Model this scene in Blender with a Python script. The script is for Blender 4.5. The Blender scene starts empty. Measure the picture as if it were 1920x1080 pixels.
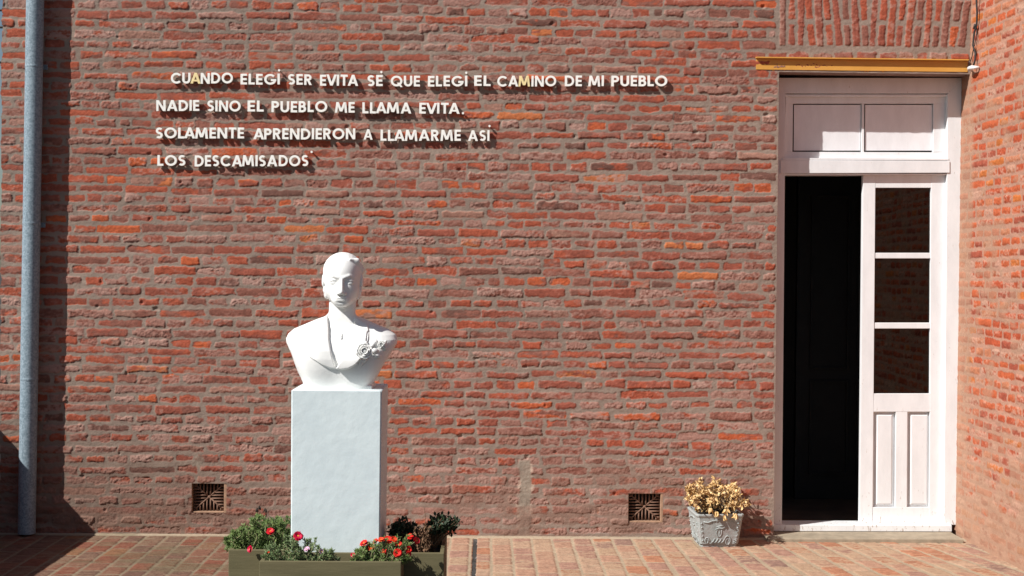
import bpy, bmesh, math, random
import numpy as np
from mathutils import Vector, Matrix, Quaternion

# ------------------------------------------------------------------ camera, light, exposure
scene = bpy.context.scene
C = scene.collection
D = 9.0                       # camera to facade
EYE = 1.70
FPX = 2610.0                  # focal length in pixels of a 1920 wide frame
VPX, VPY = 915.0, 515.0       # where the facade normal vanishes
ROLL = 0.55
yaw = math.atan((960 - VPX) / FPX)
pitch = -math.atan((540 - VPY) / FPX)
fwd = Vector((math.sin(yaw) * math.cos(pitch), math.cos(yaw) * math.cos(pitch), math.sin(pitch)))
right = fwd.cross(Vector((0, 0, 1))).normalized()
up = right.cross(fwd).normalized()
rq = Quaternion(fwd, -math.radians(ROLL))
right, up = rq @ right, rq @ up
CAM = Vector((0, -D, EYE))
M = Matrix((right, up, -fwd)).transposed()
cam_d = bpy.data.cameras.new('camera')
cam_d.sensor_width = 36
cam_d.lens = 36 * FPX / 1920
cam_d.clip_start = 0.05
cam_d.clip_end = 3000
cam = bpy.data.objects.new('camera', cam_d)
cam.matrix_world = Matrix.Translation(CAM) @ M.to_4x4()
C.objects.link(cam)
scene.camera = cam

SUN = Vector((-1.6, -1.0, 1.7)).normalized()      # towards the sun
world = bpy.data.worlds.new('World')
scene.world = world
world.use_nodes = True
nt = world.node_tree
sky = nt.nodes.new('ShaderNodeTexSky')
sky.sky_type = 'NISHITA'
sky.sun_disc = False
sky.sun_elevation = math.asin(SUN.z)
sky.sun_rotation = math.atan2(SUN.x, SUN.y)
bg = nt.nodes['Background']
bg.inputs[1].default_value = 0.05
nt.links.new(sky.outputs[0], bg.inputs[0])
sd = bpy.data.lights.new('sun', 'SUN')
sd.energy = 5.0
sd.angle = math.radians(0.5)
sd.color = (1.0, 0.972, 0.93)
so = bpy.data.objects.new('sun', sd)
so.rotation_euler = SUN.to_track_quat('Z', 'Y').to_euler()
so.location = (-8, -8, 10)
C.objects.link(so)
scene.view_settings.view_transform = 'Standard'
scene.view_settings.look = 'None'
scene.view_settings.gamma = 1
scene.view_settings.exposure = 0.42


def P(px, py, y=0.0):
    """world point seen at a pixel of the 1920x1080 photograph on the plane Y = y (used to measure places)"""
    d = right * ((px - 960) / FPX) + up * ((540 - py) / FPX) + fwd
    return CAM + d * ((y + D) / d.y)


# ------------------------------------------------------------------ small helpers
def lin(r, g, b, k=1.0):
    f = lambda c: (c / 12.92 if c <= 0.04045 else ((c + 0.055) / 1.055) ** 2.4)
    return tuple(f(v / 255.0) * k for v in (r, g, b))


def tag(o, label=None, cat=None, group=None, kind=None):
    if label: o['label'] = label
    if cat: o['category'] = cat
    if group: o['group'] = group
    if kind: o['kind'] = kind
    return o


def empty(name, loc=(0, 0, 0), rz=0.0):
    o = bpy.data.objects.new(name, None)
    o.empty_display_size = 0.1
    o.location = loc
    o.rotation_euler = (0, 0, rz)
    C.objects.link(o)
    return o


def link(name, me, mat, parent=None, smooth=False):
    for m in (mat if isinstance(mat, (list, tuple)) else [mat]):
        me.materials.append(m)
    if smooth:
        me.polygons.foreach_set('use_smooth', [True] * len(me.polygons))
    o = bpy.data.objects.new(name, me)
    C.objects.link(o)
    if parent: o.parent = parent
    return o


def from_bm(name, bm, mat, parent=None, smooth=False):
    me = bpy.data.meshes.new(name)
    bm.normal_update()
    bm.to_mesh(me)
    bm.free()
    return link(name, me, mat, parent, smooth)


def box(bm, x0, x1, y0, y1, z0, z1, bevel=0.0, seg=2):
    vs = [bm.verts.new((x, y, z)) for z in (z0, z1) for y in (y0, y1) for x in (x0, x1)]
    fs = [bm.faces.new([vs[i] for i in q]) for q in
          ((0, 2, 3, 1), (4, 5, 7, 6), (0, 1, 5, 4), (2, 6, 7, 3), (0, 4, 6, 2), (1, 3, 7, 5))]
    if bevel:
        es = list({e for f in fs for e in f.edges})
        bmesh.ops.bevel(bm, geom=es, offset=bevel, segments=seg, affect='EDGES', profile=0.6)
    return vs


def quadbox(bm, pts, y0, y1, bevel=0.0):
    """a slab whose front outline is four (x, z) points, from depth y0 (front) to y1"""
    a = [bm.verts.new((p[0], y0, p[1])) for p in pts]
    b = [bm.verts.new((p[0], y1, p[1])) for p in pts]
    n = len(pts)
    fs = [bm.faces.new(a), bm.faces.new(b[::-1])]
    for i in range(n):
        j = (i + 1) % n
        fs.append(bm.faces.new([a[i], b[i], b[j], a[j]]))
    bmesh.ops.recalc_face_normals(bm, faces=fs)
    if bevel:
        es = list({e for f in fs for e in f.edges})
        bmesh.ops.bevel(bm, geom=es, offset=bevel, segments=2, affect='EDGES', profile=0.6)


def pxslab(bm, corners, y0, y1, bevel=0.0):
    """slab measured in photograph pixels: corners TL, TR, BR, BL on the plane y0"""
    pts = [P(c[0], c[1], y0) for c in corners]
    quadbox(bm, [(p.x, p.z) for p in pts], y0, y1, bevel)


def tube(bm, pts, rad, seg=8, cap=True):
    pts = [Vector(p) for p in pts]
    rads = rad if isinstance(rad, (list, tuple)) else [rad] * len(pts)
    rings = []
    ref = None
    for i, p in enumerate(pts):
        t = (pts[min(i + 1, len(pts) - 1)] - pts[max(i - 1, 0)])
        if t.length < 1e-9: t = Vector((0, 0, 1))
        t.normalize()
        if ref is None:
            ref = Vector((0, 0, 1)) if abs(t.z) < 0.9 else Vector((1, 0, 0))
        a = t.cross(ref)
        if a.length < 1e-6: a = t.orthogonal()
        a.normalize()
        b = t.cross(a).normalized()
        ref = -b if False else ref
        rings.append([bm.verts.new(p + (a * math.cos(2 * math.pi * k / seg) + b * math.sin(2 * math.pi * k / seg)) * rads[i]) for k in range(seg)])
    for i in range(len(rings) - 1):
        for k in range(seg):
            bm.faces.new([rings[i][k], rings[i][(k + 1) % seg], rings[i + 1][(k + 1) % seg], rings[i + 1][k]])
    if cap:
        bm.faces.new(rings[0][::-1])
        bm.faces.new(rings[-1])


def sphere(bm, c, r, sub=2, scale=(1, 1, 1)):
    m = Matrix.Translation(c) @ Matrix.Diagonal((r * scale[0], r * scale[1], r * scale[2], 1))
    bmesh.ops.create_icosphere(bm, subdivisions=sub, radius=1, matrix=m)


# ------------------------------------------------------------------ materials
class Mat:
    def __init__(s, name, rough=0.7, spec=0.4):
        s.m = bpy.data.materials.new(name)
        s.m.use_nodes = True
        s.t = s.m.node_tree
        s.b = s.t.nodes['Principled BSDF']
        s.b.inputs['Roughness'].default_value = rough
        s.b.inputs['Specular IOR Level'].default_value = spec
        s._tc = None

    def n(s, kind, **kw):
        nd = s.t.nodes.new(kind)
        for k, v in kw.items():
            if k in nd.inputs.keys(): nd.inputs[k].default_value = v
            else: setattr(nd, k, v)
        return nd

    def l(s, a, b): s.t.links.new(a, b)

    def coord(s):
        if s._tc is None: s._tc = s.n('ShaderNodeTexCoord')
        return s._tc.outputs['Object']

    def noise(s, scale, detail=4, rough=0.6, stretch=None):
        nz = s.n('ShaderNodeTexNoise')
        nz.inputs['Scale'].default_value = scale
        nz.inputs['Detail'].default_value = detail
        nz.inputs['Roughness'].default_value = rough
        if stretch:
            mp = s.n('ShaderNodeMapping')
            mp.inputs['Scale'].default_value = stretch
            s.l(s.coord(), mp.inputs[0])
            s.l(mp.outputs[0], nz.inputs['Vector'])
        else:
            s.l(s.coord(), nz.inputs['Vector'])
        return nz.outputs['Fac']

    def ramp(s, fac, stops):
        r = s.n('ShaderNodeValToRGB')
        el = r.color_ramp.elements
        while len(el) < len(stops): el.new(0.5)
        for e, (p, c) in zip(el, stops):
            e.position = p
            e.color = (*c, 1) if len(c) == 3 else c
        s.l(fac, r.inputs[0])
        return r.outputs[0]

    def mix(s, fac, a, b, mode='MIX'):
        m = s.n('ShaderNodeMix', data_type='RGBA', blend_type=mode)
        for sock, v in ((m.inputs[0], fac), (m.inputs[6], a), (m.inputs[7], b)):
            if isinstance(v, (int, float)): sock.default_value = v
            elif isinstance(v, tuple): sock.default_value = (*v, 1)
            else: s.l(v, sock)
        return m.outputs[2]

    def color(s, out):
        if isinstance(out, tuple): s.b.inputs['Base Color'].default_value = (*out, 1)
        else: s.l(out, s.b.inputs['Base Color'])
        return s

    def bump(s, h, strength=0.4, dist=0.003):
        b = s.n('ShaderNodeBump')
        b.inputs['Strength'].default_value = strength
        b.inputs['Distance'].default_value = dist
        s.l(h, b.inputs['Height'])
        s.l(b.outputs[0], s.b.inputs['Normal'])
        return s


def simple(name, col, rough=0.7, var=0.25, scale=30, bump=0.0, spec=0.4, bscale=120):
    m = Mat(name, rough, spec)
    lo = tuple(c * (1 - var) for c in col)
    hi = tuple(min(1, c * (1 + var)) for c in col)
    m.color(m.ramp(m.noise(scale, 5), [(0.3, lo), (0.7, hi)]))
    if bump: m.bump(m.noise(bscale, 4), bump, 0.002)
    return m.m


def masonry_mat(name, fine=0.22, bump=0.5):
    m = Mat(name, 0.92, 0.2)
    at = m.n('ShaderNodeAttribute', attribute_name='Col')
    n1 = m.noise(220, 5, 0.7)
    v = m.ramp(n1, [(0.25, (1 - fine,) * 3), (0.75, (1 + fine,) * 3)])
    c = m.mix(1.0, at.outputs['Color'], v, 'MULTIPLY')
    n2 = m.noise(420, 3, 0.6)
    pits = m.ramp(n2, [(0.30, (0.45, 0.42, 0.42)), (0.38, (1, 1, 1))])
    c = m.mix(0.7, c, pits, 'MULTIPLY')
    m.color(c)
    m.bump(n1, bump, 0.004)
    return m.m


WHITE = (0.74, 0.73, 0.70)


def paint_mat(name, base, dirt=lin(150, 128, 108), amount=0.55, rough=0.45):
    m = Mat(name, rough, 0.4)
    n = m.noise(9, 8, 0.7, (1, 1, 0.35))
    n2 = m.noise(60, 6, 0.75, (1, 1, 0.3))
    c = m.ramp(n, [(0.35, tuple(v * 0.9 for v in base)), (0.6, base)])
    sx = m.n('ShaderNodeSeparateXYZ'); m.l(m.coord(), sx.inputs[0])
    mr = m.n('ShaderNodeMapRange'); mr.inputs['From Min'].default_value = 0.02; mr.inputs['From Max'].default_value = 0.32
    mr.inputs['To Min'].default_value = 0.085; mr.inputs['To Max'].default_value = 0.0
    m.l(sx.outputs[2], mr.inputs[0])
    ad = m.n('ShaderNodeMath', operation='ADD'); m.l(n2, ad.inputs[0]); m.l(mr.outputs[0], ad.inputs[1])
    chip = m.ramp(ad.outputs[0], [(0.655, (0, 0, 0)), (0.69, (1, 1, 1))])          # flaked paint, most on the bottom rail
    f = m.n('ShaderNodeMath', operation='MULTIPLY')
    m.l(chip, f.inputs[0]); f.inputs[1].default_value = amount
    c = m.mix(f.outputs[0], c, dirt)
    m.color(c)
    m.bump(m.noise(40, 6, 0.7, (1, 1, 0.15)), 0.25, 0.002)
    return m.m


MT = {}
MT['facade'] = masonry_mat('facade_masonry', 0.26, 0.5)
MT['side'] = masonry_mat('side_masonry', 0.16, 0.4)
MT['paving'] = masonry_mat('brick_paving', 0.16, 0.35)
MT['mortar'] = simple('wall_mortar', lin(140, 116, 106), 0.95, 0.25, 25, 0.6)
MT['door'] = paint_mat('white_door_paint', (0.76, 0.775, 0.785), amount=0.7)
MT['panel'] = paint_mat('white_transom_board', (0.78, 0.79, 0.81), amount=0.1, rough=0.35)
MT['bust'] = None
MT['letter'] = simple('letter_enamel', (0.86, 0.85, 0.80), 0.4, 0.05, 40)
MT['letter_aged'] = simple('letter_enamel_yellowed', lin(235, 215, 160), 0.45, 0.08, 40)
MT['lintel'] = None

# ------------------------------------------------------------------ noise on arrays
def _h(ix, iy, seed):
    h = (ix.astype(np.uint32) * np.uint32(374761393) + iy.astype(np.uint32) * np.uint32(668265263)
         + np.uint32((seed * 2246822519) & 0xffffffff))
    h = (h ^ (h >> np.uint32(13))) * np.uint32(1274126177)
    h = h ^ (h >> np.uint32(16))
    return (h & np.uint32(0xffffff)).astype(np.float32) / np.float32(0xffffff)


def vn(x, y, seed=0):
    x0 = np.floor(x); y0 = np.floor(y)
    fx = (x - x0).astype(np.float32); fy = (y - y0).astype(np.float32)
    fx = fx * fx * (3 - 2 * fx); fy = fy * fy * (3 - 2 * fy)
    ix = x0.astype(np.int64); iy = y0.astype(np.int64)
    a = _h(ix, iy, seed); b = _h(ix + 1, iy, seed); c = _h(ix, iy + 1, seed); d = _h(ix + 1, iy + 1, seed)
    return (a * (1 - fx) + b * fx) * (1 - fy) + (c * (1 - fx) + d * fx) * fy


def fbm(x, y, seed=0, octv=4, gain=0.5):
    s = 0; a = 1.0; t = 0
    for i in range(octv):
        s = s + a * vn(x * 2 ** i + 17.3 * i, y * 2 ** i + 9.1 * i, seed + i)
        t += a; a *= gain
    return s / t


def sst(a, b, x):
    t = np.clip((x - a) / (b - a), 0, 1)
    return t * t * (3 - 2 * t)


class Field:
    """a masonry face worked out on a grid: relief height, albedo and which cells stay"""
    def __init__(s, u0, u1, v0, v1, du, dv, seed, mortar, mvar=0.16):
        s.u = np.arange(u0, u1 + du / 2, du); s.v = np.arange(v0, v1 + dv / 2, dv)
        s.U, s.V = np.meshgrid(s.u, s.v)
        s.du, s.dv, s.u0, s.v0 = du, dv, u0, v0
        s.seed = seed
        U, V = s.U, s.V
        s.e1 = (fbm(U * 32, V * 45, seed + 1, 3, 0.6) - 0.5).astype(np.float32)
        s.e2 = (fbm(U * 26, V * 45, seed + 7, 3, 0.6) - 0.5).astype(np.float32)
        s.r1 = fbm(U * 55, V * 70, seed + 13, 3, 0.65).astype(np.float32)      # rough relief
        s.r4 = fbm(U * 120, V * 130, seed + 15, 2, 0.6).astype(np.float32)
        s.r2 = fbm(U * 18, V * 34, seed + 19, 4, 0.6).astype(np.float32)       # patches on a brick
        s.r3 = fbm(U * 13, V * 26, seed + 21, 3, 0.6).astype(np.float32)
        lowf = fbm(U * 1.3, V * 2.2, seed + 23, 4)
        m = np.array(mortar, np.float32)
        k = (1 + mvar * 2 * (lowf - 0.5) + 0.30 * (fbm(U * 9, V * 22, seed + 29, 3) - 0.5))
        s.Col = m[None, None, :] * k[..., None].astype(np.float32)
        s.H = (0.0050 * (s.r2 - 0.5) + 0.0040 * (s.r1 - 0.5)).astype(np.float32)
        s.keep = np.ones((len(s.v) - 1, len(s.u) - 1), bool)
        s.Mask = np.zeros_like(s.H)

    def brick(s, cx, cv, hw, hh, ang=0.0, h0=0.004, col=(0.3, 0.1, 0.06), wear=0.3, rough=0.3, tilt=(0, 0), rnd=0.012,
              dust=(0.3, 0.2, 0.17), bow=0.0, taper=0.0, edge=0.012, skew=None, col2=None):
        R = math.hypot(hw, hh) + 0.02 if ang else None
        ru, rv = (R, R) if ang else (hw + 0.02, hh + 0.02)
        if skew: ru += abs(skew) * rv
        i0 = max(0, int((cx - ru - s.u0) / s.du)); i1 = min(len(s.u), int((cx + ru - s.u0) / s.du) + 2)
        j0 = max(0, int((cv - rv - s.v0) / s.dv)); j1 = min(len(s.v), int((cv + rv - s.v0) / s.dv) + 2)
        if i1 - i0 < 2 or j1 - j0 < 2: return
        sl = (slice(j0, j1), slice(i0, i1))
        x = s.U[sl] - cx; y = s.V[sl] - cv
        if ang:
            ca, sa = math.cos(ang), math.sin(ang)
            x, y = x * ca + y * sa, -x * sa + y * ca
        if skew: x = x - skew * y
        ux = x / hw
        H2 = hh * (1 + taper * ux) 
        yy = y - bow * (1 - ux * ux)
        qx = np.abs(x + edge * s.e1[sl]) - hw + rnd
        qy = np.abs(yy + edge * s.e2[sl]) - H2 + rnd
        d = np.minimum(np.maximum(qx, qy), 0) + np.hypot(np.maximum(qx, 0), np.maximum(qy, 0)) - rnd
        m = sst(0.0015, -0.0055, d)
        mc = sst(0.001, -0.0025, d)
        r1 = s.r1[sl]; r2 = s.r2[sl]
        h = h0 + tilt[0] * ux + tilt[1] * y / hh + rough * (0.013 * (r1 - 0.55) + 0.009 * (r2 - 0.5) + 0.007 * (s.r4[sl] - 0.5)) + 0.0015 * (s.r4[sl] - 0.5)
        h = h - 0.003 * sst(-0.012, 0.0, d)
        s.H[sl] = s.H[sl] * (1 - m) + m * h
        # albedo: fired clay, with dusty / limed patches where it is worn
        w = sst(0.72 - 0.55 * wear, 0.80 - 0.40 * wear, 0.55 * r2 + 0.45 * r1 + 0.12 * sst(-0.008, 0, d)) * min(1.0, 0.25 + wear)
        tone = (1 + 0.6 * (r2 - 0.5) + 0.5 * (r1 - 0.5))[..., None]
        c = np.array(col, np.float32) * np.ones_like(tone)
        if col2 is not None:
            k2 = sst(0.44, 0.62, s.r3[sl])[..., None]
            c = c * (1 - k2) + np.array(col2, np.float32) * k2
        c = c * tone
        c = c * (1 - w[..., None]) + np.array(dust, np.float32) * w[..., None] * tone ** 0.5
        s.Col[sl] = s.Col[sl] * (1 - mc[..., None]) + c * mc[..., None]
        s.Mask[sl] = np.maximum(s.Mask[sl], mc)

    def cut(s, u0, u1, v0, v1):
        cu = 0.5 * (s.u[:-1] + s.u[1:]); cv = 0.5 * (s.v[:-1] + s.v[1:])
        s.keep[np.ix_((cv > v0) & (cv < v1), (cu > u0) & (cu < u1))] = False

    def mesh(s, name, fn, flip=False):
        xyz = fn(s.U, s.V, s.H).reshape(-1, 3).astype(np.float32)
        nu, nv = len(s.u), len(s.v)
        jj, ii = np.nonzero(s.keep)
        a = jj * nu + ii
        q = np.stack([a, a + 1, a + nu + 1, a + nu], 1)
        if flip: q = q[:, ::-1]
        used = np.zeros(nu * nv, bool); used[q.ravel()] = True
        idx = np.cumsum(used) - 1
        q = idx[q]
        me = bpy.data.meshes.new(name)
        me.vertices.add(int(used.sum()))
        me.vertices.foreach_set('co', xyz[used].ravel())
        me.loops.add(q.size)
        me.loops.foreach_set('vertex_index', q.ravel().astype(np.int32))
        me.polygons.add(len(q))
        me.polygons.foreach_set('loop_start', np.arange(0, q.size, 4, dtype=np.int32))
        me.polygons.foreach_set('use_smooth', np.ones(len(q), bool))
        at = me.attributes.new('Col', 'FLOAT_COLOR', 'POINT')
        col = np.ones((nu * nv, 4), np.float32)
        col[:, :3] = np.clip(s.Col.reshape(-1, 3), 0.004, 0.9)
        at.data.foreach_set('color', col[used].ravel())
        me.update(calc_edges=True)
        me.validate()
        return me


rng = random.Random(7)
KF = 0.94     # picture value to albedo on the facade
PAL = [(lin(182, 92, 58, KF), 0.09), (lin(162, 84, 62, KF), 0.27), (lin(148, 83, 67, KF), 0.27), (lin(136, 88, 75, KF), 0.24),
       (lin(154, 114, 99, KF), 0.08), (lin(114, 80, 70, KF), 0.04), (lin(184, 108, 68, KF), 0.012)]


def pick(pal, r):
    t = r.random() * sum(w for _, w in pal)
    for c, w in pal:
        t -= w
        if t <= 0: return c
    return pal[-1][0]


# ------------------------------------------------------------------ facade
TL = P(1461, 140, 0); BL = P(1447, 1000, 0)
DOORX = 0.5 * (TL.x + BL.x) + 0.004           # left edge of the door opening
DOORTOP = P(1640, 137, 0).z
XL = P(4, 60, 0).x                                     # free left end of the facade
CORNER = 3.12
WALLTOP = 4.0
f = Field(XL - 0.05, CORNER + 0.06, -0.03, WALLTOP, 0.0045, 0.0045, 11, lin(143, 126, 114, KF), 0.20)
A0, A1 = P(1456, 45, 0).x, P(1822, 45, 0).x + 0.05
AZ0, AZ1 = P(1640, 89, 0).z, P(1640, -4, 0).z
v = 0.004
row = 0
while v < WALLTOP:
    ph = rng.uniform(0.058, 0.069)
    segs = [(XL - 0.05, CORNER + 0.06)]
    mid = v + ph / 2
    if AZ0 - 0.02 < mid < AZ1 + 0.03: segs = [(XL - 0.05, A0)]
    elif mid < DOORTOP: segs = [(XL - 0.05, DOORX - 0.004)]
    stretch = (row % 2 == 0)
    low = max(0.0, 1 - v / 1.15)
    for (ua, ub) in segs:
        u = ua - rng.uniform(0, 0.12)
        while u < ub:
            st = stretch if rng.random() > 0.06 else not stretch
            L = rng.gauss(0.272, 0.012) if st else rng.gauss(0.124, 0.009)
            if rng.random() < 0.05: L *= rng.uniform(0.45, 0.8)
            j = rng.uniform(0.012, 0.028) if rng.random() > 0.08 else rng.uniform(0.004, 0.009)
            x1 = min(u + L, ub - 0.004)
            if x1 - u > 0.035:
                sag = 0.010 * math.sin(u * 0.9 + row * 0.31) + 0.006 * math.sin(u * 2.3 + row * 0.8) + rng.uniform(-0.003, 0.003)
                hh = (ph - rng.uniform(0.011, 0.024)) / 2 * (1 - 0.06 * low)
                wear = min(1.0, max(0.0, rng.betavariate(1.5, 2.1) * 0.9 + 0.34 * low * rng.random() + 0.20 * low))
                col = pick(PAL, rng)
                if wear > 0.5 and rng.random() < 0.6: col = PAL[3][0]
                f.brick((u + x1) / 2, mid + sag, (x1 - u) / 2, hh, 0 if rng.random() < 0.5 else rng.gauss(0, 0.012),
                        h0=rng.choice([0.000, 0.002, 0.004, 0.006]) + rng.uniform(-0.002, 0.003), col=col, wear=wear,
                        rough=0.15 + 1.0 * wear * rng.random() + 0.25 * low, tilt=(rng.gauss(0, 0.0012), rng.gauss(0, 0.0016)),
                        rnd=rng.uniform(0.006, 0.017), dust=lin(*(lambda q: (154 + 12 * q, 117 + 15 * q, 105 + 15 * q))(rng.uniform(-1, 1)), KF), bow=rng.gauss(0, 0.0022),
                        taper=rng.gauss(0, 0.10), edge=0.018 + 0.014 * wear, col2=pick(PAL[1:5], rng) if rng.random() < 0.8 else None)
            u = x1 + j
            if x1 >= ub - 0.005: break
    v += ph
    row += 1
# flat arch of bricks on end above the lintel
n = 22
for i in range(n):
    t = (i + 0.5) / n
    cx = A0 + 0.01 + (A1 - A0 - 0.02) * t
    ang = 0.0
    if 0.12 < t < 0.97: ang = (t - 0.47) * 0.30 + math.copysign(0.045, t - 0.47) * (1 if abs(t - 0.47) < 0.25 else 0)
    ang += rng.gauss(0, 0.012)
    zc, zh = (AZ0 + AZ1) / 2, (AZ1 - AZ0) / 2
    hwid = (A1 - A0) / n / 2 - rng.uniform(0.006, 0.011)
    parts = [(0, zh)] if i % 2 == 0 else [(-zh * 0.52, zh * 0.46), (zh * 0.52, zh * 0.46)]
    for (o, hl) in parts:
        f.brick(cx + math.tan(ang) * o, zc + o, hl - 0.006, hwid, math.pi / 2 - ang, h0=rng.uniform(0.002, 0.008), col=pick(PAL[:4], rng),
                wear=rng.uniform(0.0, 0.55), rough=rng.uniform(0.15, 0.6), rnd=0.008, dust=lin(160, 120, 106, KF), edge=0.014,
                taper=rng.gauss(0, 0.08))
# repaired chase and a cement dab: real patches of grey render
U, V = f.U, f.V
pc = P(985, 935, 0)
wob = 0.035 * (fbm(V * 9, V * 0 + 3.0, 5, 3) - 0.5)
chase = sst(0.046, 0.030, np.abs(U - pc.x - wob + 0.012 * (f.e1))) * sst(P(985, 862, 0).z + 0.01, P(985, 862, 0).z - 0.01, V + 0.02 * f.e2)
pd = P(372, 866, 0)
dab = sst(0.05, 0.028, np.hypot(U - pd.x, (V - pd.z) * 1.0) + 0.05 * f.e1)
grey = np.array(lin(150, 138, 124, KF), np.float32) * (0.75 + 0.5 * f.r2)[..., None]
for w, amt in ((chase, 0.95), (dab, 0.65)):
    f.Col = f.Col * (1 - amt * w[..., None]) + grey * amt * w[..., None]
    f.H = f.H * (1 - w) + w * (0.001 + 0.006 * (f.r1 - 0.5))
rim = sst(0.030, 0.040, np.abs(U - pc.x - wob)) * sst(0.058, 0.046, np.abs(U - pc.x - wob)) * (V < P(985, 870, 0).z) * (f.r2 > 0.5)
f.Col = f.Col * (1 - 0.5 * rim[..., None]) + np.array(lin(205, 185, 165, KF), np.float32) * 0.5 * rim[..., None]
# dusty splash band along the foot of the wall and mortar smeared over the lowest courses
sm = sst(0.62, 0.02, V + 0.5 * (fbm(U * 2.2, V * 5, 77, 4) - 0.5)) * sst(0.38, 0.62, fbm(U * 7, V * 16, 78, 4)) * 0.85
f.Col = f.Col * (1 - sm[..., None]) + (np.array(lin(136, 108, 95, KF), np.float32) * (0.7 + 0.6 * f.r2)[..., None]) * sm[..., None]
foot_dim = sst(1.15, 0.15, V + 0.5 * (fbm(U * 1.7, V * 3, 79, 4) - 0.5)) * sst(-0.6, -2.4, U + 0.8 * (fbm(U * 1.1, V * 2, 80, 3) - 0.5))
f.Col = f.Col * (1 - 0.24 * foot_dim[..., None] * np.array((0.9, 1.0, 1.1), np.float32))          # browner tone at the left foot, with vignette dimness painted into it
# a few knocked-out holes and chipped corners
for k in range(46):
    hx, hz = rng.uniform(XL, 1.8), rng.uniform(0.05, 3.5)
    dd = np.hypot((U - hx) * rng.uniform(0.6, 1.2), V - hz) + 0.02 * f.e1
    f.H -= (0.012 * sst(0.016, 0.004, dd)).astype(np.float32)
# openings
f.cut(DOORX, CORNER + 0.2, -1, DOORTOP)
VENTS = []
for (x0, x1, y0, y1) in ((359, 424, 906, 962), (1178, 1243, 925, 980)):
    a, b = P(x0, y0, 0), P(x1, y1, 0)
    VENTS.append((a.x, b.x, b.z, a.z))
    f.cut(a.x, b.x, b.z, a.z)
cu = 0.5 * (f.u[:-1] + f.u[1:])
edge = XL + 0.012 * (fbm(f.v[:-1] * 16, f.v[:-1] * 0 + 2.5, 91, 2) - 0.5) * 2
f.keep &= ~(cu[None, :] < edge[:, None])
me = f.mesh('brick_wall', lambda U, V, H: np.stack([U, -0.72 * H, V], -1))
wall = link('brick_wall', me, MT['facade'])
tag(wall, 'sunlit weathered red brick wall facing the viewer, behind the white bust', 'wall', kind='thing')
bm = bmesh.new()
T = 0.34
box(bm, XL + 0.015, DOORX - 0.0, 0.16, T, 0, WALLTOP - 0.02)
box(bm, DOORX + 0.002, CORNER + 0.3, 0.16, T, DOORTOP + 0.02, WALLTOP - 0.02)
box(bm, XL + 0.015, XL + 0.08, 0.012, 0.158, 0, WALLTOP - 0.02)                 # end return
box(bm, DOORX - 0.06, DOORX - 0.003, 0.012, 0.158, 0, DOORTOP + 0.0)            # jamb return
box(bm, DOORX - 0.06, CORNER + 0.3, 0.012, 0.158, DOORTOP + 0.004, DOORTOP + 0.08)  # soffit
box(bm, XL + 0.082, CORNER + 0.3, 0.012, 0.158, WALLTOP - 0.08, WALLTOP - 0.02)
from_bm('wall_core', bm, MT['mortar'], wall)

# ------------------------------------------------------------------ right hand wall (its courses run towards the viewer)
KR = 0.67
PALR = [(lin(206, 104, 66, KR), 0.34), (lin(196, 92, 60, KR), 0.3), (lin(180, 92, 70, KR), 0.16), (lin(205, 132, 98, KR), 0.12), (lin(214, 122, 64, KR), 0.08)]
RL = 4.2
g = Field(-0.24, RL, -0.03, WALLTOP, 0.006, 0.0055, 41, lin(198, 150, 128, KR), 0.10)
v = 0.01; row = 0
while v < WALLTOP:
    ph = rng.uniform(0.058, 0.067)
    u = -0.24 - rng.uniform(0, 0.1)
    while u < RL:
        st = (row % 3 == 2) if rng.random() > 0.12 else rng.random() < 0.5
        L = rng.gauss(0.265, 0.012) if st else rng.gauss(0.126, 0.008)
        sag = 0.009 * math.sin(u * 1.3 + row * 0.4) + rng.uniform(-0.003, 0.003)
        low = max(0, 1 - v / 1.6)
        wear = min(1, max(0, rng.betavariate(1.2, 3) + 0.35 * low * rng.random()))
        g.brick(u + L / 2, v + ph / 2 + sag, L / 2, (ph - rng.uniform(0.016, 0.024)) / 2, rng.gauss(0, 0.012), h0=rng.uniform(0.0, 0.005),
                col=pick(PALR, rng), wear=wear, rough=0.2 + 0.5 * wear, rnd=rng.uniform(0.008, 0.016), dust=lin(206, 160, 138, KR), bow=rng.gauss(0, 0.002),
                taper=rng.gauss(0, 0.06), edge=0.016)
        u += L + rng.uniform(0.012, 0.022)
    v += ph; row += 1
U, V = g.U, g.V
nz = fbm(U * 3.0, V * 4.5, 51, 5, 0.6)
sm = sst(1.15, 0.25, V + 1.1 * (nz - 0.5)) * sst(0.30, 0.55, fbm(U * 6, V * 9, 52, 4) + 0.25 * sst(0.6, 0.1, V))
sm = np.maximum(sm, 0.75 * sst(0.55, 0.68, fbm(U * 5, V * 8, 53, 4)))
sm = np.maximum(sm, sst(0.10, 0.03, U + 0.14 * (nz - 0.5)) * 0.9)               # plastered strip beside the corner
pl = np.array(lin(192, 154, 128, KR), np.float32) * (0.84 + 0.32 * g.r2)[..., None]
g.Col = g.Col * (1 - 0.72 * sm[..., None]) + pl * 0.72 * sm[..., None]
g.H = g.H * (1 - 0.6 * sm) + 0.6 * sm * (0.003 + 0.006 * (fbm(U * 9, V * 9, 54, 4) - 0.5))
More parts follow.
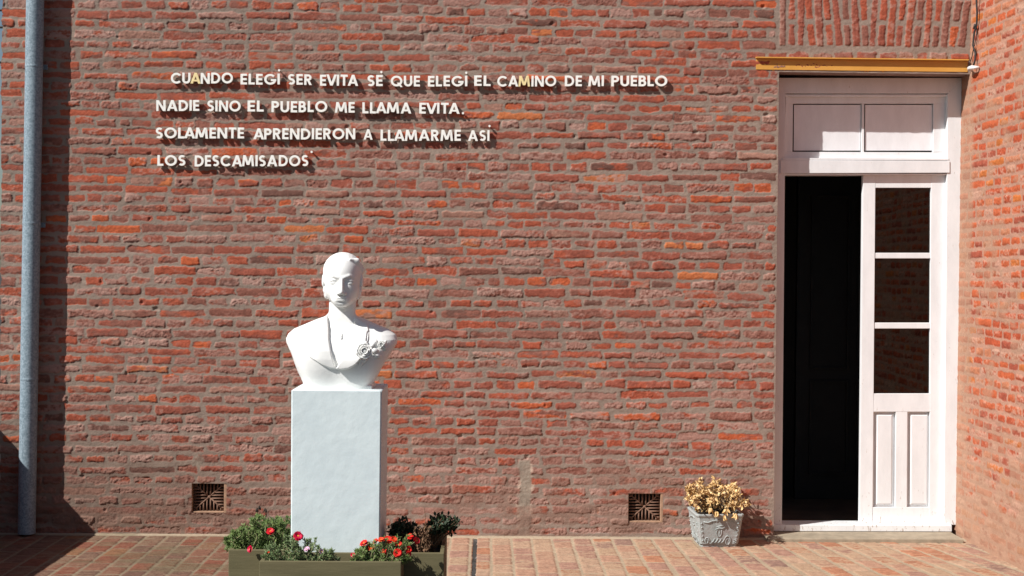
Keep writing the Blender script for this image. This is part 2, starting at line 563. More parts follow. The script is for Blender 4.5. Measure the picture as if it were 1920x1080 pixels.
# corner line measured on the photograph
c0, c1 = P(1808, 1000, 0), P(1820, 100, 0)
slx = (c1.x - c0.x) / (c1.z - c0.z)
RTURN = 0.0195
def rmap(U, V, H):
    x = c0.x + slx * (V - c0.z) + RTURN * U - H
    return np.stack([x, -U + 0.0 * V, V], -1)
me = g.mesh('brick_wall', rmap, flip=True)
wall2 = link('brick_wall', me, MT['side'])
tag(wall2, 'orange brick wall at a right angle beside the white door, mortar smeared low down', 'wall', kind='thing')
bm = bmesh.new()
xa, xb = c0.x + 0.10 + RTURN * RL, c0.x + 0.42 + RTURN * RL
box(bm, xa, xb, -RL, 0.010, 0, WALLTOP - 0.02)
box(bm, c0.x + 0.01 + RTURN * RL, xa - 0.002, -RL + 0.0, -RL + 0.05, 0, WALLTOP - 0.03)
from_bm('wall_core', bm, MT['mortar'], wall2)

# ------------------------------------------------------------------ paving and ground
KP = 0.575
PALP = [(lin(204, 160, 134, KP), 0.38), (lin(204, 144, 112, KP), 0.18), (lin(194, 150, 130, KP), 0.24), (lin(210, 174, 146, KP), 0.16), (lin(174, 138, 122, KP), 0.04)]
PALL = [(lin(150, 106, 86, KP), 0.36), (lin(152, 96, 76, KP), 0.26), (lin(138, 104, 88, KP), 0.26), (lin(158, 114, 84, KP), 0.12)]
PX0, PX1, PY0 = -3.7, 3.25, -1.75
p = Field(PX0, PX1, PY0, 0.012, 0.005, 0.006, 61, lin(203, 182, 154, KP), 0.10)
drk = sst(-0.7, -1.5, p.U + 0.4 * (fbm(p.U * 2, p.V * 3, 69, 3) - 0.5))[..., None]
p.Col = p.Col * (1 - drk) + p.Col * np.array((0.62, 0.60, 0.58), np.float32) * drk      # joints darker towards the left end
colx = PX0 - 0.02
ci = 0
while colx < PX1:
    L = 0.209
    y = -0.045 - (0.0 if ci % 2 else 0.105)
    sk = 0.0 if colx < 0.9 else 0.25 * (colx - 0.9) / 2.0
    first = True
    yy = -0.045
    while yy > PY0 - 0.1:
        ln = L if not first else (L if ci % 2 else 0.105)
        first = False
        cy = yy - ln / 2
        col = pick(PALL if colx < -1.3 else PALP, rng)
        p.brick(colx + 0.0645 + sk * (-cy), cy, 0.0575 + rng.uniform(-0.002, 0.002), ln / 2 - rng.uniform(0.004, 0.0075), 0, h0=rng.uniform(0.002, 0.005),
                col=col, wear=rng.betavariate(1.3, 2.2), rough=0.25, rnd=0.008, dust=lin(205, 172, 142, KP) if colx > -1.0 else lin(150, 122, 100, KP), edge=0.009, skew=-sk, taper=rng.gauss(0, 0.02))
        yy -= ln
    colx += 0.1295
    ci += 1
U, V = p.U, p.V
ed = sst(-0.052, -0.030, V + 0.015 * (fbm(U * 11, V * 5, 66, 3) - 0.5))
p.Col = p.Col * (1 - ed[..., None]) + np.array(lin(206, 186, 160, KP), np.float32) * ed[..., None] * (0.85 + 0.3 * p.r2)[..., None]
p.H = p.H * (1 - ed) + ed * (0.006 + 0.004 * p.r1)
gr = sst(0.55, 0.7, fbm(U * 2.6, V * 7, 67, 4)) * 0.45 * (U < -1.2)
p.Col = p.Col * (1 - gr[..., None]) + np.array(lin(120, 112, 84, KP), np.float32) * gr[..., None]
jx = P(890, 1040, -0.5).x
jt = (sst(0.016, 0.011, np.abs(U - jx + 0.010 * p.e1)) * (V < -0.05) * (V > -6)).astype(np.float32)
tar = np.where((fbm(U * 3, V * 14, 68, 2) > 0.56)[..., None], np.array((0.16, 0.15, 0.14)), np.array((0.022, 0.021, 0.02)))
p.Col = p.Col * (1 - jt[..., None]) + tar * jt[..., None]
p.H -= 0.010 * jt
me = p.mesh('paving', lambda U, V, H: np.stack([U, V, H], -1))
pav = link('paving', me, MT['paving'])
tag(pav, 'sunlit pale red brick paving with sandy joints along the wall', 'paving', kind='structure')

m = Mat('low_bounce_ground', 0.95, 0.2)  # unseen ground, given a dark colour to lower the bounce light
m.color(m.ramp(m.noise(8, 7, 0.7), [(0.3, (0.035, 0.033, 0.031)), (0.7, (0.065, 0.062, 0.058))]))
m.bump(m.noise(140, 4), 0.5)
bm = bmesh.new()
zg = -0.006
vs = [bm.verts.new(q) for q in ((-600, -600, zg), (600, -600, zg), (600, 600, zg), (-600, 600, zg))]
bm.faces.new(vs)
gnd = from_bm('ground', bm, m.m)
tag(gnd, 'unseen ground beyond the brick paving, made dark to cut bounce light', 'ground', kind='structure')

# low garden wall just outside the left of the frame: it throws the dark wedge on the paving
bmw = bmesh.new()
gw = P(183, 1006, -0.01).x
hw_ = 0.90
gx = gw - hw_ * (1.6 / 1.7)
box(bmw, gx - 0.3, gx, -9.5, 0.6, -0.006, hw_, 0.006)
m2 = Mat('garden_wall_brick', 0.95, 0.2)
bt2 = m2.n('ShaderNodeTexBrick')
mp2 = m2.n('ShaderNodeMapping'); mp2.inputs['Rotation'].default_value = (math.pi / 2, 0, math.pi / 2)
m2.l(m2.coord(), mp2.inputs[0]); m2.l(mp2.outputs[0], bt2.inputs['Vector'])
bt2.inputs['Scale'].default_value = 1
bt2.inputs['Brick Width'].default_value = 0.28; bt2.inputs['Row Height'].default_value = 0.065; bt2.inputs['Mortar Size'].default_value = 0.008
bt2.inputs['Color1'].default_value = (*PAL[1][0], 1); bt2.inputs['Color2'].default_value = (*PAL[3][0], 1); bt2.inputs['Mortar'].default_value = (*lin(146, 123, 115), 1)
m2.color(bt2.outputs['Color'])
gwall = from_bm('garden_wall', bmw, m2.m)
tag(gwall, 'low brick garden wall joining the left end of the facade', 'wall', kind='thing')

# ------------------------------------------------------------------ dark room behind the door
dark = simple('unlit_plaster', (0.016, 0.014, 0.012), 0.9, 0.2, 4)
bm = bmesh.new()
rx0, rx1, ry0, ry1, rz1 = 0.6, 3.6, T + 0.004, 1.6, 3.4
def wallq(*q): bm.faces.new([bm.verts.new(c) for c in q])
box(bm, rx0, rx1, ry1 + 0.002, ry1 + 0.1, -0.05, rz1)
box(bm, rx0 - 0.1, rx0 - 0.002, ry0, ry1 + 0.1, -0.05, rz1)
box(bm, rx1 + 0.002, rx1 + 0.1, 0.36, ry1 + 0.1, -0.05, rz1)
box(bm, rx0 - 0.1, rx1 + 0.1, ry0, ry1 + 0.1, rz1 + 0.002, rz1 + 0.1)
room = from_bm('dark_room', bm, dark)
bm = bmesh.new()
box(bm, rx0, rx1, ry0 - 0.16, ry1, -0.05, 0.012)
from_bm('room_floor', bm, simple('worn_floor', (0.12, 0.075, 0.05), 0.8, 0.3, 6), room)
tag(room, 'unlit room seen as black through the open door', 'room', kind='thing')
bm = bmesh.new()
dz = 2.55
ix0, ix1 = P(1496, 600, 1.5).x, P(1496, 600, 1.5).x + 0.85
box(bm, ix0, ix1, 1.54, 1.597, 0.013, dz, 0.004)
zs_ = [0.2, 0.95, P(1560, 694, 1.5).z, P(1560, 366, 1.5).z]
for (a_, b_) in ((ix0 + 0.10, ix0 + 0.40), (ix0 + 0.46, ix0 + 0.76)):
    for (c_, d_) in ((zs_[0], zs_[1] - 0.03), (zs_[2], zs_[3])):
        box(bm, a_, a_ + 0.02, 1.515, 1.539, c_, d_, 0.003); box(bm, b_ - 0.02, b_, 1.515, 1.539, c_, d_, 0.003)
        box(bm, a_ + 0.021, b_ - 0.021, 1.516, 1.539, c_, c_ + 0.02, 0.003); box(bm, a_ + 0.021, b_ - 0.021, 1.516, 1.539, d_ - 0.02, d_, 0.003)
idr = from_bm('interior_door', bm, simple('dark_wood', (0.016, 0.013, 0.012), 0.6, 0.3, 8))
tag(idr, 'dark panelled inner door barely visible inside the black room', 'door', kind='thing')

# ------------------------------------------------------------------ front door
door = empty('door', (P(1620, 990, 0.2).x, 0.2, 0.03))
tag(door, 'tall white painted double door with transom, left leaf open onto darkness', 'door', kind='thing')
dm = MT['door']
def part(name, bm, mat, parent, smooth=False):
    o = from_bm(name, bm, mat)
    o.parent = parent
    top = parent
    while top.parent: top = top.parent
    o.matrix_parent_inverse = top.matrix_world.inverted() if parent is top else Matrix.Identity(4)
    return o
bpy.context.view_layer.update()
YF = 0.155
bm = bmesh.new()
# jambs, head, transom bar
pxslab(bm, [(1456, 146), (1473, 176), (1466, 984), (1443, 984)], YF, YF + 0.13, 0.002)
pxslab(bm, [(1777, 176), (1808, 146), (1795, 984), (1770, 984)], YF, YF + 0.13, 0.002)
pxslab(bm, [(1459, 146), (1804, 146), (1804, 175), (1459, 175)], YF + 0.002, YF + 0.13, 0.002)
pxslab(bm, [(1461, 177), (1800, 177), (1800, 181), (1461, 181)], YF + 0.014, YF + 0.1, 0.0015)
pxslab(bm, [(1463, 300), (1781, 302), (1781, 324), (1463, 325)], YF - 0.006, YF + 0.12, 0.003)
pxslab(bm, [(1466, 325.5), (1779, 325.5), (1779, 328), (1466, 328)], YF + 0.004, YF + 0.11, 0.001)
pxslab(bm, [(1467, 296), (1779, 297), (1779, 301), (1467, 300)], YF - 0.004, YF + 0.1, 0.001)
# bead along the jambs
pxslab(bm, [(1474, 178), (1479, 182), (1475, 299), (1470, 299)], YF + 0.02, YF + 0.1, 0.001)
frame = part('door_frame', bm, dm, door)
bm = bmesh.new()
pxslab(bm, [(1440, 984), (1785, 985), (1785, 997), (1440, 996)], YF - 0.03, YF + 0.14, 0.004)
part('threshold', bm, dm, door)
# transom light: sash with two white boards
YS = YF + 0.042
bm = bmesh.new()
pxslab(bm, [(1474, 181), (1777, 181), (1777, 194), (1474, 194)], YS, YS + 0.05, 0.002)
pxslab(bm, [(1474, 284.5), (1777, 285.5), (1777, 300), (1474, 300)], YS, YS + 0.05, 0.002)
pxslab(bm, [(1474, 194), (1487, 194), (1486, 284.5), (1473, 284.5)], YS + 0.001, YS + 0.05, 0.002)
pxslab(bm, [(1750, 194), (1777, 194), (1776, 285), (1749.5, 285)], YS + 0.001, YS + 0.05, 0.002)
pxslab(bm, [(1616, 194), (1620.5, 194), (1620, 285), (1615.5, 285)], YS + 0.004, YS + 0.05, 0.001)
sash = part('transom_sash', bm, dm, door)
for (a, b) in ((1488, 1615), (1621.5, 1749)):
    bm = bmesh.new()
    pxslab(bm, [(a + 1.0, 196.6), (b - 1.0, 196.6), (b - 1.7, 282.2), (a + 0.3, 282.2)], YF + 0.058, YF + 0.066)
    part('pane', bm, MT['panel'], sash)
bm = bmesh.new()
pxslab(bm, [(1470, 178), (1780, 178), (1780, 304), (1470, 304)], YF + 0.085, YF + 0.092)
part('backing', bm, simple('dark_gap', (0.03, 0.025, 0.022), 0.9), sash)
# right leaf, closed
YL = YF + 0.032
leaf = bmesh.new()
pxslab(leaf, [(1618.5, 328), (1641.5, 328), (1636, 984), (1612, 984)], YL, YL + 0.042, 0.002)      # left stile
pxslab(leaf, [(1746, 328), (1778, 328), (1770, 984), (1742.5, 984)], YL, YL + 0.042, 0.002)        # right stile
pxslab(leaf, [(1641.5, 328.5), (1746, 328.5), (1746, 352), (1641.5, 352)], YL + 0.001, YL + 0.042, 0.002)
pxslab(leaf, [(1640.5, 474), (1746, 474), (1746, 484.5), (1640.5, 484.5)], YL + 0.004, YL + 0.04, 0.003)
pxslab(leaf, [(1639.5, 605), (1745.2, 605), (1745.2, 616), (1639.5, 616)], YL + 0.004, YL + 0.04, 0.003)
pxslab(leaf, [(1638.5, 738), (1744.5, 738), (1744, 772), (1637.5, 772)], YL + 0.001, YL + 0.042, 0.002)
pxslab(leaf, [(1637, 951), (1743, 951), (1742.5, 984), (1636, 984)], YL + 0.001, YL + 0.042, 0.002)
pxslab(leaf, [(1680, 772), (1701.5, 772), (1700.5, 951), (1679, 951)], YL + 0.002, YL + 0.042, 0.002)
lf = part('door_leaf', leaf, dm, door)
lf['label'] = 'closed right leaf with three dark panes above two raised panels'
gl = Mat('window_glass', 0.02, 0.5)
for nd in list(gl.t.nodes):
    if nd.type == 'BSDF_PRINCIPLED': gl.t.nodes.remove(nd)
out = gl.t.nodes['Material Output']
tr = gl.n('ShaderNodeBsdfTransparent'); tr.inputs[0].default_value = (0.12, 0.115, 0.11, 1)
gs = gl.n('ShaderNodeBsdfGlossy'); gs.inputs['Roughness'].default_value = 0.015
gs.inputs[0].default_value = (0.9, 0.9, 0.9, 1)
fr = gl.n('ShaderNodeFresnel'); fr.inputs[0].default_value = 1.5
nb = gl.n('ShaderNodeBump'); nb.inputs['Strength'].default_value = 0.02; nb.inputs['Distance'].default_value = 0.01
gl.l(gl.noise(3, 1), nb.inputs['Height']); gl.l(nb.outputs[0], gs.inputs['Normal'])
mx = gl.n('ShaderNodeMixShader'); gl.l(fr.outputs[0], mx.inputs[0]); gl.l(tr.outputs[0], mx.inputs[1]); gl.l(gs.outputs[0], mx.inputs[2])
gl.l(mx.outputs[0], out.inputs['Surface'])
for (t_, b_, xl, xr) in ((350, 476, 1639, 1748), (482, 607, 1638, 1748), (614, 740, 1637, 1747)):
    bm = bmesh.new()
    pxslab(bm, [(xl, t_), (xr, t_), (xr - 0.5, b_), (xl - 0.5, b_)], YL + 0.022, YL + 0.026)
    part('glass_pane', bm, gl.m, lf)
for (xl, xr) in ((1636.5, 1680.5), (1700.5, 1747)):
    bm = bmesh.new()
    # field recessed behind the stiles, raised centre with sloped edges
    o_ = [P(q[0], q[1], YL + 0.03) for q in ((xl, 770), (xr, 770), (xr - 1, 953), (xl - 1, 953))]
    quadbox(bm, [(q.x, q.z) for q in o_], YL + 0.03, YL + 0.036)
    i_ = [P(q[0], q[1], YL + 0.010) for q in ((xl + 9, 779), (xr - 9, 779), (xr - 10, 944), (xl + 8, 944))]
    j_ = [P(q[0], q[1], YL + 0.029) for q in ((xl + 4, 775), (xr - 4.5, 775), (xr - 5.5, 949), (xl + 3, 949))]
    a = [bm.verts.new((q.x, YL + 0.010, q.z)) for q in i_]; b = [bm.verts.new((q.x, YL + 0.029, q.z)) for q in j_]
    bm.faces.new(a)
    for k in range(4):
        bm.faces.new([a[k], b[k], b[(k + 1) % 4], a[(k + 1) % 4]])
    bmesh.ops.recalc_face_normals(bm, faces=bm.faces)
    part('panel', bm, dm, lf)
# left leaf swung into the room
bm = bmesh.new()
hx = P(1476, 600, 0.3).x - 0.03
zt, zb = P(1500, 328, 0.3).z, 0.06
box(bm, hx - 0.042, hx, 0.345, 0.90, zb, zt, 0.003)
ol = part('door_leaf', bm, dm, door)
ol['label'] = 'left leaf swung open into the dark room'

# ------------------------------------------------------------------ step, lintel, cable
bm = bmesh.new()
sa, sb = P(1436, 1010, -0.1), P(1800, 1016, -0.1)
sx0, sx1 = P(1440, 1010, -0.11).x, P(1806, 1012, -0.11).x
box(bm, sx0, sx1, -0.12, 0.19, -0.004, 0.026, 0.006)
for vtx in bm.verts:
    vtx.co.z += 0.003 * math.sin(vtx.co.x * 13)
st = from_bm('doorstep', bm, simple('step_stone', lin(176, 162, 140, 0.66), 0.9, 0.22, 14, 0.5))
tag(st, 'worn grey stone doorstep under the white door', 'doorstep', kind='thing')

m = Mat('ochre_paint', 0.5, 0.4)
m.color(m.ramp(m.noise(9, 6, 0.7, (0.4, 1, 1)), [(0.3, lin(196, 142, 62)), (0.7, lin(212, 158, 78))]))
m.bump(m.noise(60, 4), 0.2)
MT['lintel'] = m.m
la, lb = P(1420, 109, -0.02), P(1817, 134, -0.02)
zt = P(1600, 107.5, -0.05).z; zb = P(1600, 133.5, -0.02).z
lx0, lx1 = P(1418, 120, -0.03).x, P(1817, 120, -0.03).x
bm = bmesh.new()
box(bm, lx0, lx1, -0.030, 0.10, zt - 0.008, zt, 0.0015)               # top flange
box(bm, lx0 + 0.004, lx1, -0.004, 0.010, zb + 0.006, zt - 0.0085, 0.001)  # web
box(bm, lx0, lx1, 0.001, 0.10, zb - 0.002, zb + 0.0055, 0.0015)       # bottom flange
li = from_bm('lintel', bm, MT['lintel'])
tag(li, 'ochre yellow painted steel lintel above the white door', 'lintel', kind='thing')

xr = lambda z, y: c0.x + slx * (z - c0.z) + RTURN * (-y)
def on_right(px, py):
    """point on the right wall's face seen at a pixel"""
    d = right * ((px - 960) / FPX) + up * ((540 - py) / FPX) + fwd
    # x = c0.x + slx*(z-c0.z) - RTURN*y
    k = (c0.x + slx * (CAM.z - c0.z) - RTURN * CAM.y - CAM.x) / (d.x - slx * d.z + RTURN * d.y)
    return CAM + d * k
bm = bmesh.new()
path = [(1841, -30), (1839, 0), (1838, 25), (1836, 48), (1834, 60), (1832, 85), (1834, 100), (1833.5, 112), (1833, 124)]
tube(bm, [on_right(*q) + Vector((-0.022 - 0.006 * math.sin(i * 1.7), 0, 0)) for i, q in enumerate(path)], 0.0062, 8)
path = [(1835, 52), (1835.5, 64), (1834.5, 84), (1831, 90), (1826, 106), (1821.5, 124), (1822, 131)]
tube(bm, [on_right(*q) + Vector((-0.018 + 0.006 * math.sin(i * 1.7 + 1), 0, 0)) for i, q in enumerate(path)], 0.0030, 6)
tube(bm, [on_right(*q) + Vector((-0.026, 0, 0)) for q in ((1836, 46), (1835, 50), (1834, 54))], 0.0085, 8)
cb = from_bm('cable', bm, simple('black_rubber', (0.03, 0.028, 0.027), 0.6), smooth=True)
tag(cb, 'black cable hanging down the orange wall beside the lintel', 'cable')
clip = empty('cable_clip', on_right(1831, 130))
tag(clip, 'small white porcelain cable clip on the orange wall by the lintel', 'clip')
bm = bmesh.new()
tube(bm, [(-0.004, 0.06, 0), (-0.030, 0.045, 0.006), (-0.040, 0.02, 0.008), (-0.042, -0.03, 0.006), (-0.034, -0.05, 0.004), (-0.004, -0.06, 0.002)], [0.010, 0.012, 0.014, 0.014, 0.012, 0.009], 10)
from_bm('clip_body', bm, simple('porcelain', (0.78, 0.77, 0.74), 0.3, 0.05), clip, True)

# ------------------------------------------------------------------ downpipe
zinc = Mat('galvanised_zinc', 0.5, 0.5)
vor = zinc.n('ShaderNodeTexVoronoi'); vor.inputs['Scale'].default_value = 110
zinc.l(zinc.coord(), vor.inputs['Vector'])
zc = zinc.ramp(vor.outputs['Color'], [(0.2, lin(108, 124, 134)), (0.8, lin(138, 154, 164))])
rust = zinc.ramp(zinc.noise(70, 6, 0.8), [(0.66, (0, 0, 0)), (0.74, (0.6, 0.6, 0.6))])
zinc.color(zinc.mix(rust, zc, lin(120, 104, 92)))
zinc.b.inputs['Metallic'].default_value = 0.0
zinc.b.inputs['Specular IOR Level'].default_value = 0.35
zinc.b.inputs['Roughness'].default_value = 0.6
pipe = empty('downpipe', (P(48, 1000, -0.068).x, -0.068, 0.01))
tag(pipe, 'galvanised zinc downpipe standing off the left end of the brick wall', 'pipe')
YPI = -0.068
a = P(69, -200, YPI); b = P(50, 1000, YPI)
def ppt(t): return a.lerp(b, t)
def tz(py): return (P(60, py, YPI).z - a.z) / (b.z - a.z)
ppl = lambda l: [q - Vector(pipe.location) for q in l]
bm = bmesh.new()
R0 = 0.055
segsP = [(-200, 126, R0), (118, 420, R0 * 0.992), (412, 712, R0), (704, 1000, R0 * 0.992)]
for k, (y0, y1, r_) in enumerate(segsP):
    bm = bmesh.new()
    tube(bm, ppl([ppt(tz(y0)), ppt(tz((y0 + y1) / 2)), ppt(tz(y1))]), r_, 40, cap=False)
    from_bm('pipe_section', bm, zinc.m, pipe, True)
    if k < 3:
        bm = bmesh.new()
        tube(bm, ppl([ppt(tz(y1 - 4)), ppt(tz(y1 - 3)), ppt(tz(y1 + 1)), ppt(tz(y1 + 2))]), [R0 * 0.99, R0 * 1.014, R0 * 1.014, R0 * 0.99], 40, cap=False)
        from_bm('collar', bm, zinc.m, pipe, True)
for (px, py) in ((84, 126), (80, 422)):
    q = P(px, py, -0.02) - Vector(pipe.location)
    bm = bmesh.new()
    c_ = P(60, py, YPI) - Vector(pipe.location)
    box(bm, c_.x + 0.02, q.x + 0.018, q.y - 0.002, q.y + 0.002, q.z - 0.016, q.z + 0.016, 0.0008)
    box(bm, q.x + 0.002, q.x + 0.016, q.y - 0.004, q.y - 0.0025, q.z - 0.007, q.z + 0.007, 0.0006)
    from_bm('bracket', bm, zinc.m, pipe)

# ------------------------------------------------------------------ raised letters
TW = 0.19
def arcband(cx, cy, rx, ry, a0, a1, t=TW, n=None):
    n = n or max(6, int(abs(a1 - a0) / 11))
    o, i_ = [], []
    for k in range(n + 1):
        a = math.radians(a0 + (a1 - a0) * k / n)
        o.append((cx + rx * math.cos(a), cy + ry * math.sin(a)))
        i_.append((cx + (rx - t) * math.cos(a), cy + (ry - t) * math.sin(a)))
    return [[o[k], o[k + 1], i_[k + 1], i_[k]] for k in range(n)]
def vbar(x, y0=0, y1=1): return [[(x, y0), (x + TW, y0), (x + TW, y1), (x, y1)]]
def hbar(x0, x1, y): return [[(x0, y), (x1, y), (x1, y + TW), (x0, y + TW)]]
def dia(x0, y0, x1, y1, w=0.215): return [[(x0, y0), (x0 + w, y0), (x1 + w, y1), (x1, y1)]]
GL = {
 'A': (0.90, [dia(0, 0, 0.345, 1), dia(0.69, 0, 0.345, 1), [[(0.2, 0.2), (0.7, 0.2), (0.66, 0.36), (0.24, 0.36)]]]),
 'B': (0.62, [vbar(0), hbar(0.19, 0.35, 0), hbar(0.19, 0.33, 0.81), hbar(0.19, 0.33, 0.425), arcband(0.33, 0.725, 0.24, 0.275, -90, 90), arcband(0.34, 0.305, 0.28, 0.305, -90, 90)]),
 'C': (0.88, [arcband(0.5, 0.5, 0.5, 0.5, 42, 318)]),
 'D': (0.80, [vbar(0), hbar(0.19, 0.33, 0), hbar(0.19, 0.33, 0.81), arcband(0.31, 0.5, 0.49, 0.5, -90, 90)]),
 'E': (0.53, [vbar(0), hbar(0.19, 0.53, 0), hbar(0.19, 0.50, 0.405), hbar(0.19, 0.53, 0.81)]),
 'G': (0.98, [arcband(0.5, 0.5, 0.5, 0.5, 45, 352), hbar(0.55, 0.985, 0.34)]),
 'I': (0.19, [vbar(0)]),
 'L': (0.50, [vbar(0), hbar(0.19, 0.50, 0)]),
 'M': (1.06, [dia(0, 0, 0.10, 1, 0.19), dia(0.87, 0, 0.77, 1, 0.19), dia(0.42, 0.12, 0.10, 1), dia(0.425, 0.12, 0.745, 1)]),
 'N': (0.80, [vbar(0), vbar(0.61), dia(0.585, 0, 0.0, 1)]),
 'O': (1.0, [arcband(0.5, 0.5, 0.5, 0.5, 0, 360, n=36)]),
 'P': (0.62, [vbar(0), hbar(0.19, 0.32, 0.81), hbar(0.19, 0.32, 0.39), arcband(0.32, 0.695, 0.30, 0.305, -90, 90)]),
 'Q': (1.0, [arcband(0.5, 0.5, 0.5, 0.5, 0, 360, n=36), dia(0.82, -0.06, 0.53, 0.34, 0.2)]),
 'R': (0.66, [vbar(0), hbar(0.19, 0.32, 0.81), hbar(0.19, 0.32, 0.40), arcband(0.32, 0.70, 0.30, 0.30, -90, 90), dia(0.44, 0, 0.20, 0.5)]),
 'S': (0.60, [arcband(0.31, 0.705, 0.295, 0.295, 38, 270), arcband(0.29, 0.295, 0.295, 0.295, -142, 90)]),
 'T': (0.62, [hbar(0, 0.62, 0.81), vbar(0.215, 0, 0.81)]),
 'U': (0.72, [vbar(0, 0.36), vbar(0.53, 0.36), arcband(0.36, 0.36, 0.36, 0.36, 180, 360)]),
 'V': (0.90, [dia(0.345, 0, 0.0, 1), dia(0.345, 0, 0.69, 1)]),
}
s_ = 3.6923
def c2(x0, c): return x0 + c / s_
WORDS = [  # word, row, x from, x to, y top, y foot, note
 ('CUANDO', 0, 270, 185, 270, 615, 97, 172), ('ELEGI', 0, 270, 668, 270, 940, 104, 178), ('SER', 0, 270, 997, 270, 1162, 107, 180),
 ('EVITA', 0, 270, 1218, 270, 1482, 110, 186), ('SE', 0, 270, 1545, 270, 1652, 114, 190), ('QUE', 0, 270, 1708, 780, 27, 117, 191),
 ('ELEGI', 0, 780, 82, 780, 355, 118, 191), ('EL', 0, 780, 403, 780, 516, 117, 189), ('CAMINO', 0, 780, 562, 780, 970, 117, 191),
 ('DE', 0, 780, 1031, 780, 1148, 116, 190), ('MI', 0, 780, 1193, 780, 1300, 116, 190), ('PUEBLO', 0, 780, 1353, 780, 1740, 116, 190),
 ('NADIE', 1, 270, 85, 270, 382, 286, 361), ('SINO', 1, 270, 437, 270, 668, 288, 364), ('EL', 1, 270, 717, 270, 828, 290, 366),
 ('PUEBLO', 1, 270, 882, 270, 1268, 293, 370), ('ME', 1, 270, 1322, 270, 1458, 300, 373), ('LLAMA', 1, 270, 1512, 270, 1850, 302, 378),
 ('EVITA', 1, 780, 22, 780, 302, 305, 380),
 ('SOLAMENTE', 2, 270, 80, 270, 692, 476, 551), ('APRENDIERON', 2, 270, 757, 270, 1462, 482, 558), ('A', 2, 270, 1520, 270, 1582, 488, 560),
 ('LLAMARME', 2, 270, 1637, 780, 310, 491, 568), ('ASI', 2, 780, 360, 780, 508, 495, 569),
 ('LOS', 3, 270, 92, 270, 287, 666, 740), ('DESCAMISADOS', 3, 270, 350, 270, 1138, 668, 745),
]
ROWN = ['top line', 'second line', 'third line', 'bottom line']
ORD = ['first', 'second', 'third', 'fourth', 'fifth', 'sixth', 'seventh', 'eighth', 'ninth', 'tenth', 'eleventh', 'twelfth']
YT = -0.0285
LGROUP = 'raised letters of the wall inscription'
lrng = random.Random(5)
seen = {}
def letter_mesh(ch, W, Hh, mat):
    adv, strokes = GL[ch]
    k = W / adv
    bm = bmesh.new()
    dpt = 0.016
    for si, st in enumerate(strokes):
        y0 = -0.00035 * si
        # ribbon: shared front and back vertices so that the stroke is one closed prism
        quads = st
        for qi, q in enumerate(quads):
            fr_ = [bm.verts.new((x * k, y0, y * Hh)) for x, y in q]
            bk = [bm.verts.new((x * k, y0 + dpt, y * Hh)) for x, y in q]
            bm.faces.new(fr_); bm.faces.new(bk[::-1])
            for e in range(4):
                if len(quads) > 1 and ((e == 1 and qi < len(quads) - 1) or (e == 3 and qi > 0)): continue
                bm.faces.new([fr_[e], bk[e], bk[(e + 1) % 4], fr_[(e + 1) % 4]])
    bmesh.ops.remove_doubles(bm, verts=bm.verts, dist=1e-5)
    bmesh.ops.recalc_face_normals(bm, faces=bm.faces)
    xs = strokes[0][0]
    px = sum(v[0] for v in xs) / 4 * k; pz = sum(v[1] for v in xs) / 4 * Hh
    tube(bm, [(px, dpt - 0.001, pz), (px, 0.034, pz)], 0.0025, 6)       # the pin it stands on
    me = bpy.data.meshes.new('letter')
    bm.to_mesh(me); bm.free()
    me.materials.append(mat)
    return me
wordcount = {}
for (w, rw, xa_, ca, xb_, cb_, ta, ba) in WORDS:
    x0, x1 = c2(xa_, ca), c2(xb_, cb_)
    yt, yb = 110 + ta / s_, 110 + ba / s_
    A_, B_ = P(x0, yb, YT), P(x1, yb, YT)
    Hh = P(x0, yt, YT).z - A_.z
    gap = 0.13
    nat = sum(GL[c][0] for c in w) + gap * (len(w) - 1) - sum(0.12 for a, b in zip(w, w[1:]) if a + b in ('LA', 'AM', 'TA', 'VI', 'EV', 'AN', 'UA', 'AP'))
    k = (B_.x - A_.x) / nat
    x = A_.x
    wordcount[(w, rw)] = wordcount.get((w, rw), 0) + 1
    shown = {'ELEGI': 'ELEGÍ', 'SE': 'SÉ', 'ASI': 'ASÍ'}.get(w, w)
    which = ''
    if (w, rw) == ('ELEGI', 0): which = ['the first ', 'the second '][wordcount[(w, rw)] - 1]
    for i, ch in enumerate(w):
        aged = (w == 'CUANDO' and i == 2) or (w == 'CAMINO' and i == 2)
        Wd = GL[ch][0] * k
        o = bpy.data.objects.new('letter', letter_mesh(ch, Wd, Hh, MT['letter_aged' if aged else 'letter']))
        t = (x - A_.x) / max(1e-6, (B_.x - A_.x))
        o.location = (x, YT, A_.z + (B_.z - A_.z) * t + lrng.uniform(-0.0012, 0.0012))
        o.rotation_euler = (0, math.radians(lrng.uniform(-0.8, 0.8)), 0)
        C.objects.link(o)
        if len(w) == 1:
            lab = f'white raised letter {ch} standing alone as a word in the {ROWN[rw]}'
        else:
            lab = f'{"yellowed" if aged else "white"} raised letter {ch}, {ORD[i]} letter of {which}{shown} in the {ROWN[rw]}'
        tag(o, lab, 'letter', LGROUP)
        x += Wd + gap * k
        if i + 1 < len(w) and w[i:i + 2] in ('LA', 'AM', 'TA', 'VI', 'EV', 'AN', 'UA', 'AP'): x -= 0.12 * k
